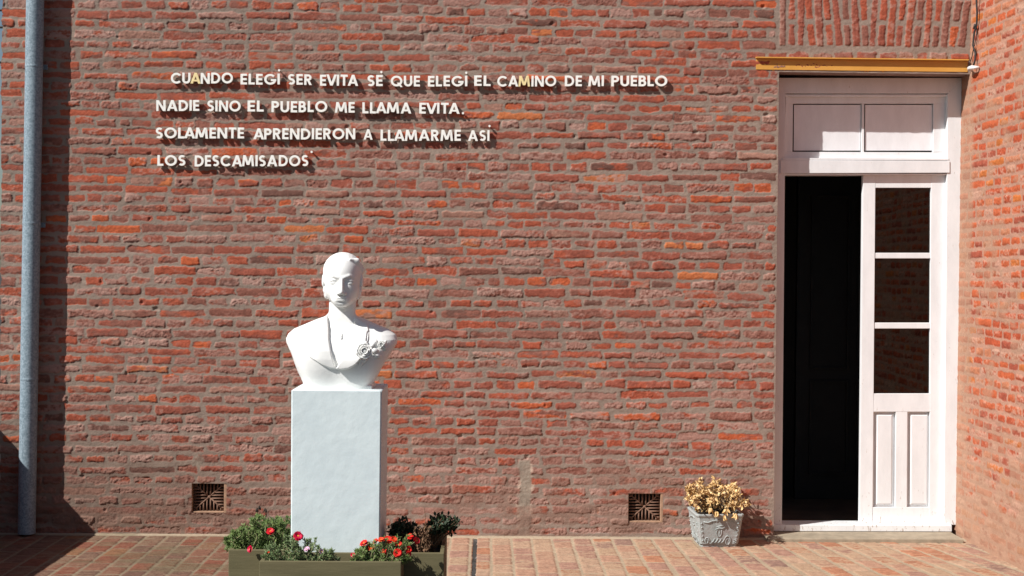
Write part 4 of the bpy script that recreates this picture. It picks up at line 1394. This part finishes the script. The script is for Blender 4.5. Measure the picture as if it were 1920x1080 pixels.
def needle(bm, p, d, L, w, r):
    """a fleshy little leaf: a thin four sided spindle"""
    d = d.normalized(); a = d.orthogonal().normalized(); b = d.cross(a)
    q = p + d * L * 0.55 + Vector((0, 0, -0.1 * L))
    tip = p + d * L
    ring = [bm.verts.new(q + (a * math.cos(t) + b * math.sin(t)) * w) for t in (0, 2.09, 4.19)]
    s0 = bm.verts.new(p); s1 = bm.verts.new(tip)
    for k in range(3):
        bm.faces.new([s0, ring[(k + 1) % 3], ring[k]]); bm.faces.new([ring[k], ring[(k + 1) % 3], s1])
def rnd_dir(r, up_=0.0):
    while True:
        v_ = Vector((r.uniform(-1, 1), r.uniform(-1, 1), r.uniform(-1, 1)))
        if 0.1 < v_.length < 1: break
    v_.normalize(); v_.z += up_
    return v_.normalized()
def flower(parent, pos, face, R, mat, npet=6, r=None, eye=True):
    """pos is in the parent's space"""
    face = face.normalized(); u0 = face.orthogonal().normalized()
    bm = bmesh.new()
    for layer in range(2):
        for k in range(npet):
            a = 2 * math.pi * (k + 0.5 * layer) / npet + r.uniform(-0.1, 0.1)
            du_ = Quaternion(face, a) @ u0
            sd_ = face.cross(du_)
            rr = R * (1.0 - 0.2 * layer) * r.uniform(0.88, 1.08)
            lift = 0.35 + 0.3 * layer + r.uniform(-0.1, 0.1)
            prof = [(0.08, 0.10), (0.45, 0.36), (0.78, 0.46), (0.98, 0.36)]
            rows_ = []
            for (t, w) in prof:
                c = du_ * rr * t + face * (R * (lift * t - 0.25 * t * t + 0.05 + 0.06 * layer))
                rows_.append([bm.verts.new(c - sd_ * rr * w + face * R * 0.10 * w), bm.verts.new(c + du_ * (rr * -0.05 if t > 0.9 else 0)), bm.verts.new(c + sd_ * rr * w + face * R * 0.10 * w)])
            for i in range(3):
                for j in range(2):
                    bm.faces.new([rows_[i][j], rows_[i][j + 1], rows_[i + 1][j + 1], rows_[i + 1][j]])
    o = from_bm('flower', bm, mat, parent, True)
    o.location = pos
    if eye:
        bm = bmesh.new()
        for k in range(9):
            v_ = (Quaternion(face, r.uniform(0, 6.3)) @ u0) * R * r.uniform(0, 0.17)
            sphere(bm, v_ + face * R * r.uniform(0.22, 0.34), R * 0.09, 1)
        from_bm('flower_eye', bm, yelm, o, True)
    return o
def bushy(name, label, cat, base, stems, rr, leafmat, L, w, per, group=None, density=1.0, seed=1, smat=None, upb=0.35):
    """stems: list of polylines (world). Leaves are set along them in whorls."""
    e = empty(name, base)
    tag(e, label, cat, group)
    base = Vector(base)
    r = random.Random(seed)
    bs = bmesh.new(); bl = bmesh.new()
    for st_ in stems:
        pts_ = [Vector(q) - base for q in st_]
        tube(bs, pts_, [0.0028 - 0.0014 * i / max(1, len(pts_) - 1) for i in range(len(pts_))], 5, cap=False)
        for i in range(len(pts_) - 1):
            n_ = int(per * (0.35 + 0.65 * (i + 1) / (len(pts_) - 1)))
            for k in range(n_):
                p_ = pts_[i].lerp(pts_[i + 1], r.random())
                dirn = (pts_[i + 1] - pts_[i]).normalized() * 0.5 + rnd_dir(r, upb)
                needle(bl, p_, dirn, L * r.uniform(0.65, 1.25), w * r.uniform(0.8, 1.2), r)
        tip = pts_[-1]
        for k in range(int(per * 0.5)):
            needle(bl, tip + rnd_dir(r) * 0.004, (pts_[-1] - pts_[-2]).normalized() + rnd_dir(r, 0.2), L * r.uniform(0.7, 1.1), w, r)
    from_bm('stems', bs, smat or stemm, e, True)
    from_bm('foliage', bl, leafmat, e)
    return e
def stem(r, p0, p1, n=5, wob=0.012, droop=0.0):
    p0, p1 = Vector(p0), Vector(p1)
    out = []
    for i in range(n + 1):
        t = i / n
        q = p0.lerp(p1, t) + Vector((r.gauss(0, wob), r.gauss(0, wob), 0)) * math.sin(t * math.pi)
        q.z += 0.35 * (p1 - p0).length * 0.25 * math.sin(t * math.pi) - droop * t * t
        out.append(q)
    return out
GP = 'moss rose plants in the planters'
r = random.Random(21)
# big plant in the left box: spreads over its rim, crown outline measured on the photograph
yc = YL2 + 0.16
st_ = []
for i in range(150):
    px = r.uniform(424, 552)
    tl = (px - 424) / 128
    ytop_ = np.interp(px, [424, 440, 455, 470, 485, 500, 515, 530, 552], [1012, 994, 984, 972, 966, 976, 972, 972, 970])
    py = r.uniform(ytop_, 1030) if r.random() < 0.75 else ytop_ + r.uniform(0, 9)
    y_ = yc + r.uniform(-0.14, 0.20)
    p1 = P(px, py, y_)
    if px > 540: p1.y = max(p1.y, YL2 + 0.05); p1.x = min(p1.x, pedx0 - 0.02 if p1.y > YPD - 0.03 else 9)
    p0 = Vector((np.clip(p1.x + r.uniform(-0.05, 0.05), lx0_ + 0.04, pedx0 - 0.05), np.clip(y_ + r.uniform(-0.05, 0.05), YL2 + 0.05, YL2 + 0.4), ZL - 0.03))
    st_.append(stem(r, p0, p1, 5, 0.012))
pl1 = bushy('moss_rose', 'bushy green moss rose spilling over the left planter with two crimson flowers', 'plant', ((lx0_ + pedx0) / 2, YL2 + 0.2, ZL - 0.04), st_, 0, green, 0.019, 0.0032, 15, GP, seed=4)
def fl(pl, px, py, y, R, mat, face, n=6, eye=True):
    q = P(px, py, y)
    flower(pl, q - Vector(pl.location), Vector(face), R, mat, n, r, eye)
    return q
fl(pl1, 507, 997, YL2 + 0.02, 0.019, redm, (0.1, -0.6, 0.8))
fl(pl1, 470, 1030, YL2 - 0.03, 0.017, crim, (-0.75, -0.6, 0.2))
# front box, left half
yf_ = YP + 0.10
def clump(xa, xb, xs, ys, n, y0, ybot=1056, seed=1, zs=ZT):
    rr = random.Random(seed); out = []
    for i in range(n):
        px = rr.uniform(xa, xb)
        yt_ = np.interp(px, xs, ys)
        py = yt_ + (ybot - yt_) * rr.random() ** 1.2
        y_ = y0 + rr.uniform(-0.065, 0.065)
        p1 = P(px, py, y_)
        p0 = Vector((np.clip(p1.x + rr.uniform(-0.05, 0.05), fx0 + 0.04, fx1 - 0.04), np.clip(y_, YP + 0.04, YP + 0.17), zs - 0.03))
        p1.z = max(p1.z, zs - 0.015)
        out.append(stem(rr, p0, p1, 4, 0.010))
    return out
pl2 = bushy('moss_rose', 'grey green moss rose at the front planter\'s left end, with pale pink flowers', 'plant', (fx0 + 0.16, yf_, ZT - 0.04),
            clump(496, 622, [496, 520, 540, 552, 575, 592, 600, 622], [1026, 1015, 1004, 1008, 1013, 1010, 1030, 1032], 80, yf_, seed=8), 0, green2, 0.017, 0.0026, 12, GP, seed=9)
fl(pl2, 558.5, 1006, yf_ - 0.02, 0.023, crim, (0.25, -0.75, 0.6))
fl(pl2, 576, 1030, yf_ - 0.05, 0.014, pinkm, (-0.3, -0.6, 0.8), 5)
fl(pl2, 602.5, 1035, yf_ - 0.05, 0.014, pinkm, (0.5, -0.7, 0.6), 5)
fl(pl2, 503, 1036, yf_ - 0.03, 0.009, orange, (-0.2, -0.8, 0.5), 5, False)
# front box, right half: the scarlet clump
pl3 = bushy('moss_rose', 'moss rose clump with a dozen scarlet flowers at the front planter\'s right end', 'plant', (fx1 - 0.14, yf_, ZT - 0.04),
            clump(664, 772, [664, 680, 700, 720, 745, 772], [1034, 1026, 1016, 1010, 1004, 1004], 75, yf_, seed=18), 0, green, 0.017, 0.0026, 12, GP, seed=19)
for (px, py, R, mt, fc) in ((683, 1020, 0.021, oram, (-0.3, -0.35, 0.9)), (695, 1028, 0.018, orange, (0.2, -0.6, 0.8)), (705, 1015.5, 0.015, oram, (-0.4, -0.4, 0.9)), (715, 1013, 0.016, orange, (-0.1, -0.4, 0.9)),
                            (728, 1013, 0.021, oram, (0.1, -0.6, 0.8)), (738, 1012, 0.016, orange, (0.5, -0.5, 0.7)), (747, 1022, 0.019, oram, (0.15, -0.8, 0.6)), (768, 1007, 0.017, oram, (0.1, -0.5, 0.9)),
                            (780, 1014, 0.017, redm, (0.7, -0.6, 0.3)), (721, 1035.5, 0.017, oram, (-0.1, -0.7, 0.7)), (745, 1037, 0.020, oram, (0.1, -0.9, 0.4)), (765, 1030, 0.018, oram, (0.4, -0.8, 0.4)),
                            (766, 1039, 0.014, crim, (0.5, -0.8, 0.1)), (662, 1041, 0.013, crim, (-0.5, -0.8, 0.2))):
    q_ = fl(pl3, px, py, yf_ + r.uniform(-0.07, 0.03), R, mt, fc)
bs = bmesh.new()
for c_ in [o for o in bpy.data.objects if o.parent is pl3 and o.name.startswith('flower')]:
    pp = Vector(c_.location)
    tube(bs, [pp, pp * 0.8 + Vector((0, 0, -0.01)), Vector((pp.x * 0.7, 0.02, 0.0))], 0.0016, 5, cap=False)
from_bm('flower_stalks', bs, stemm, pl3, True)
# right box: dark shrub and withered stems
r = random.Random(33)
base = Vector(((pedx1 + rx1_) / 2, YL2 + 0.22, ZR - 0.04))
e = empty('shrub', base)
tag(e, 'small dark leaved shrub with two tufts in the right planter', 'shrub')
bs = bmesh.new(); bl = bmesh.new()
def broad(bm, p, d, n_, L, w):
    d = d.normalized(); s_d = d.cross(n_)
    if s_d.length < 1e-3: s_d = d.orthogonal()
    s_d.normalize(); n2 = s_d.cross(d)
    a = bm.verts.new(p); b = bm.verts.new(p + d * L)
    m1 = bm.verts.new(p + d * L * 0.5 + n2 * L * 0.08)
    l_ = [bm.verts.new(p + d * L * t + s_d * w * k + n2 * L * 0.16) for (t, k) in ((0.3, 0.8), (0.6, 0.9))]
    r_ = [bm.verts.new(p + d * L * t - s_d * w * k + n2 * L * 0.16) for (t, k) in ((0.3, 0.8), (0.6, 0.9))]
    bm.faces.new([a, m1, l_[0]]); bm.faces.new([l_[0], m1, l_[1]]); bm.faces.new([l_[1], m1, b])
    bm.faces.new([a, r_[0], m1]); bm.faces.new([r_[0], r_[1], m1]); bm.faces.new([r_[1], b, m1])
for (px0_, px1_, pyc, n_) in ((731, 780, 988, 56), (802, 858, 984, 60)):
    for i in range(n_):
        px = r.uniform(px0_, px1_); t = (px - px0_) / (px1_ - px0_)
        arc = math.sin(math.pi * (0.12 + 0.8 * t))
        py = pyc + 12 - 24 * arc * r.random() ** 0.6 - (8 * t if px0_ > 790 else 0)
        tip = P(px, py, YL2 + 0.24 + r.uniform(-0.1, 0.1)) - base
        root = Vector((np.clip(tip.x * 0.5, -0.08, 0.08), 0, 0))
        sp = stem(r, root, tip, 5, 0.012)
        tube(bs, sp, [0.0035 - 0.0005 * k for k in range(6)], 5, cap=False)
        for k in range(14):
            j = r.choice([3, 4, 4, 5]); q_ = sp[j] + rnd_dir(r) * 0.014
            broad(bl, q_, rnd_dir(r, 0.3), rnd_dir(r, 0.6), r.uniform(0.016, 0.028), r.uniform(0.005, 0.008))
from_bm('stems', bs, drystem, e, True); from_bm('foliage', bl, shrubm, e)
e2 = empty('withered_plant', base + Vector((0.0, -0.08, 0)))
tag(e2, 'withered brown plant with one long bare stalk beside the dark shrub', 'plant')
bs = bmesh.new(); bl = bmesh.new()
for i in range(34):
    px = r.uniform(778, 806); py = r.uniform(985, 1028)
    tip = P(px, py, YL2 + 0.14 + r.uniform(-0.06, 0.06)) - e2.location
    sp = stem(r, (tip.x * 0.6, r.uniform(-0.03, 0.03), 0), tip, 4, 0.010)
    tube(bs, sp, 0.0017, 4, cap=False)
    for k in range(10):
        broad(bl, sp[r.randint(1, 4)] + rnd_dir(r) * 0.008, rnd_dir(r, -0.2), rnd_dir(r), r.uniform(0.012, 0.022), r.uniform(0.003, 0.006))
tip = P(795, 951, YL2 + 0.14) - e2.location
tube(bs, [(0.03, 0, 0), P(797, 985, YL2 + 0.14) - e2.location, P(797.5, 965, YL2 + 0.14) - e2.location, tip], [0.002, 0.0016, 0.0013, 0.001], 5, cap=False)
from_bm('stems', bs, drystem, e2, True)
from_bm('foliage', bl, simple('withered_leaf', (0.16, 0.085, 0.045), 0.85, 0.4, 60), e2)
# seed heads that stand above the left box
e3 = empty('seed_stalk', ((lx0_ + pedx0) / 2 + 0.03, YL2 + 0.25, ZL - 0.04))
tag(e3, 'thin dry stalks with drooping dark seed heads behind the moss rose', 'plant')
bs = bmesh.new()
for (px, py) in ((482, 952), (486, 948), (497, 953)):
    tip = P(px, py, YL2 + 0.25) - e3.location
    tube(bs, [(tip.x * 0.6, 0, 0), Vector((tip.x * 0.9, 0, tip.z * 0.7)), tip], 0.0014, 5, cap=False)
    for k in range(5):
        d_ = Vector((r.uniform(-0.5, 0.5), r.uniform(-0.5, 0.5), -1))
        leafblade(bs, tip, tip + d_.normalized() * 0.022, Vector((0.3, -1, 0)), 0.0035, 0.002, 0.001)
from_bm('stalks', bs, simple('dark_seed', (0.045, 0.03, 0.022), 0.9, 0.3, 60), e3, True)

# ------------------------------------------------------------------ stone pot with the dead plant
YPO = -0.335
zb0 = 0.004
q0, q1 = P(1303, 965, YPO), P(1394, 965, YPO)
b0, b1 = P(1311, 1021, YPO + 0.02), P(1384.5, 1022, YPO + 0.02)
potx = (q0.x + q1.x) / 2
wt, wb = (q1.x - q0.x) / 2, (b1.x - b0.x) / 2
zt_ = q0.z; zbm = b0.z
pot = empty('stone_pot', (potx, YPO + wt, zb0), math.radians(3))
tag(pot, 'square tapered grey green stone pot with scroll reliefs, before the brick wall', 'pot')
m = Mat('verdigris_cement', 0.85, 0.3)
pc_ = m.ramp(m.noise(9, 8, 0.7), [(0.32, lin(146, 154, 152, 0.78)), (0.5, lin(178, 184, 182, 0.8)), (0.68, lin(162, 152, 150, 0.76))])
pd_ = m.ramp(m.noise(34, 6, 0.75), [(0.30, (0.45, 0.42, 0.40)), (0.42, (1, 1, 1))])
m.color(m.mix(0.8, pc_, pd_, 'MULTIPLY'))
m.bump(m.noise(70, 6, 0.7), 0.6, 0.003)
H0 = zt_ - zb0; hf = max(0.012, zbm - zb0)
def frustum(bm, levels, bev=0.0):
    rings_ = []
    for (w, z) in levels:
        c_ = 0.10 * w
        pts_ = [(-w + c_, -w), (w - c_, -w), (w, -w + c_), (w, w - c_), (w - c_, w), (-w + c_, w), (-w, w - c_), (-w, -w + c_)]
        rings_.append([bm.verts.new((x, y, z)) for x, y in pts_])
    for a, b in zip(rings_, rings_[1:]):
        for i in range(8):
            bm.faces.new([a[i], a[(i + 1) % 8], b[(i + 1) % 8], b[i]])
    bm.faces.new(rings_[0][::-1]); bm.faces.new(rings_[-1])
bm = bmesh.new()
frustum(bm, [(wb * 0.93, 0), (wb * 0.93, hf), (wb, hf + 0.003), (wb + (wt * 0.955 - wb) * 0.5, H0 * 0.48), (wt * 0.955, H0 - 0.020), (wt * 0.97, H0 - 0.018), (wt, H0 - 0.008), (wt, H0 - 0.001), (wt * 0.985, H0 + 0.002), (wt * 0.90, H0 + 0.002), (wt * 0.88, H0 - 0.006), (wt * 0.86, H0 - 0.032)])
from_bm('pot_body', bm, m.m, pot)
# reliefs lie on the sloping front and left faces
def onface(s, t, lift=0.002, side='front'):
    """s -1..1 across, t 0..1 up the sloping face"""
    z = hf + 0.006 + (H0 - 0.03 - hf) * t
    w = wb + (wt * 0.955 - wb) * (z - hf) / (H0 - 0.02 - hf)
    if side == 'front': return Vector((s * w, -w - lift, z))
    return Vector((-w - lift, -s * w, z))
bm = bmesh.new()
def curl(cs, ct, r0, turns, start, sx=1, side='front', rad=0.0042):
    pts_ = []
    for k in range(int(22 * turns)):
        a = start + k / 22 * 2 * math.pi * sx
        rr = r0 * (1 - 0.75 * k / (22 * turns))
        pts_.append(onface(cs + rr * math.cos(a), ct + rr * 1.35 * math.sin(a), 0.001, side))
    tube(bm, pts_, [rad * (1 - 0.4 * k / len(pts_)) for k in range(len(pts_))], 6)
for side in ('front', 'left'):
    curl(0.42, 0.10, 0.17, 1.6, math.pi, -1, side)
    curl(-0.62, 0.10, 0.12, 1.4, 0, 1, side)
    for k in range(4):
        x = -0.42 + 0.17 * k
        tube(bm, [onface(x, 0.02, 0.001, side), onface(x + 0.10, 0.08, 0.002, side), onface(x + 0.19, 0.20, 0.001, side)], [0.003, 0.005, 0.003], 6)
    tube(bm, [onface(-0.74, 0.87, 0.001, side), onface(-0.55, 0.83, 0.002, side), onface(-0.35, 0.90, 0.002, side), onface(0.05, 0.95, 0.001, side), onface(0.4, 0.93, 0.001, side)], 0.0042, 6)
    for k in range(3):
        tube(bm, [onface(-0.30 + 0.14 * k, 0.86, 0.001, side), onface(-0.20 + 0.14 * k, 0.95, 0.001, side)], 0.0035, 6)
    tube(bm, [onface(-0.22, 0.55, 0.001, side), onface(-0.05, 0.62, 0.002, side), onface(0.12, 0.60, 0.002, side), onface(0.28, 0.66, 0.001, side)], [0.002, 0.005, 0.005, 0.002], 6)
    tube(bm, [onface(-0.16, 0.66, 0.001, side), onface(0.02, 0.70, 0.002, side), onface(0.22, 0.73, 0.001, side)], [0.002, 0.004, 0.002], 6)
    curl(-0.05, 0.44, 0.16, 1.3, 0.5, -1, side, 0.003)
    for sg in (-1, 1):
        for k in range(5):
            sphere(bm, onface(sg * 0.83, 0.12 + 0.17 * k, 0.0, side), 0.0065, 1)
    for k in range(5):
        a = k * 1.257
        sphere(bm, onface(0.80 + 0.06 * math.cos(a), 0.10 + 0.07 * math.sin(a), 0.001, side), 0.005, 1)
from_bm('relief', bm, m.m, pot, True)
bm = bmesh.new()
frustum(bm, [(wt * 0.862, H0 - 0.05), (wt * 0.862, H0 - 0.026)])
from_bm('soil', bm, soil, pot)

r = random.Random(77)
dp = empty('dried_plant', (potx, YPO + wt, zb0 + H0 - 0.03))
tag(dp, 'dead plant with curled straw coloured leaves in the stone pot', 'plant')
bs = bmesh.new(); bl = bmesh.new()
strawm = Mat('straw_leaf', 0.7, 0.3)
strawm.color(strawm.ramp(strawm.noise(45, 3), [(0.3, lin(196, 150, 92, 0.74)), (0.5, lin(228, 190, 130, 0.8)), (0.72, lin(244, 220, 174, 0.85))]))
def curledleaf(bm, p, d, L, w, r):
    d = d.normalized(); s_d = d.cross(rnd_dir(r)).normalized(); n2 = s_d.cross(d)
    curl_ = r.uniform(-1.6, 1.6); twist = r.uniform(-0.8, 0.8)
    ns = 5; prev = None; c = Vector(p)
    for k in range(ns + 1):
        t = k / ns
        a = curl_ * t
        dd = d * math.cos(a) + n2 * math.sin(a)
        nn = n2 * math.cos(a) - d * math.sin(a)
        sd2 = (s_d * math.cos(twist * t) + nn * math.sin(twist * t))
        nn2 = sd2.cross(dd)
        ww = w * max(0.05, math.sin(math.pi * (0.10 + 0.88 * t)) ** 0.7)
        row_ = [bm.verts.new(c - sd2 * ww + nn2 * ww * 0.45), bm.verts.new(c), bm.verts.new(c + sd2 * ww + nn2 * ww * 0.45)]
        if prev:
            bm.faces.new([prev[0], prev[1], row_[1], row_[0]]); bm.faces.new([prev[1], prev[2], row_[2], row_[1]])
        prev = row_
        c = c + dd * (L / ns)
yd = YPO + wt
for i in range(74):
    px = r.uniform(1284, 1401)
    yt_ = np.interp(px, [1284, 1300, 1330, 1365, 1385, 1401], [912, 900, 890, 890, 908, 940])
    yb_ = np.interp(px, [1284, 1300, 1330, 1375, 1401], [936, 956, 962, 958, 948])
    py = yt_ + 4 + (yb_ - yt_ - 6) * r.random() ** 1.25
    tip = P(px, py, yd + r.uniform(-0.15, 0.14)) - dp.location
    sp = stem(r, (r.uniform(-0.03, 0.03), r.uniform(-0.03, 0.03), 0), tip, 5, 0.014)
    tube(bs, sp, [0.0032 - 0.0004 * k for k in range(6)], 5, cap=False)
    for k in range(21):
        j = r.choice([2, 3, 4, 4, 5, 5, 5])
        dirn = rnd_dir(r, -0.25)
        curledleaf(bl, sp[j] + rnd_dir(r) * 0.006, dirn, r.uniform(0.020, 0.038), r.uniform(0.0040, 0.0080), r)
for (px, py) in ((1343, 963), (1362, 958), (1378, 966), (1358, 970), (1304, 948), (1332, 956)):
    q_ = P(px, py, yd - 0.165) - dp.location
    for k in range(6): curledleaf(bl, q_ + Vector((r.uniform(-0.01, 0.01), r.uniform(-0.01, 0.01), 0.012)), Vector((r.uniform(-0.4, 0.4), r.uniform(-0.6, 0.2), -1)), r.uniform(0.03, 0.045), r.uniform(0.006, 0.010), r)
    tube(bs, stem(r, (q_.x * 0.4, 0, 0), q_ + Vector((0, 0, 0.015)), 5, 0.004), 0.002, 5, cap=False)
from_bm('stems', bs, simple('dead_twig', (0.06, 0.04, 0.03), 0.9, 0.3, 50), dp, True)
from_bm('foliage', bl, strawm.m, dp, True)

# ------------------------------------------------------------------ things seen at the very edges
GC = 'overhead cables beyond the left end of the wall'
for k, (py, lab) in enumerate(((19, 'topmost black overhead cable in the strip of sky'), (51, 'black overhead cable, second from the top in the strip of sky'), (117, 'lowest black overhead cable in the strip of sky'))):
    bm = bmesh.new()
    a = P(2, py, 6.0)
    tube(bm, [a + Vector((-9, 2.0, 0.6)), a + Vector((-4, 1, 0.05)), a, a + Vector((5, -1, 0.1))], 0.014, 6)
    o = from_bm('overhead_cable', bm, simple('black_cable', (0.02, 0.02, 0.02), 0.7), smooth=True)
    tag(o, lab, 'cable', GC)
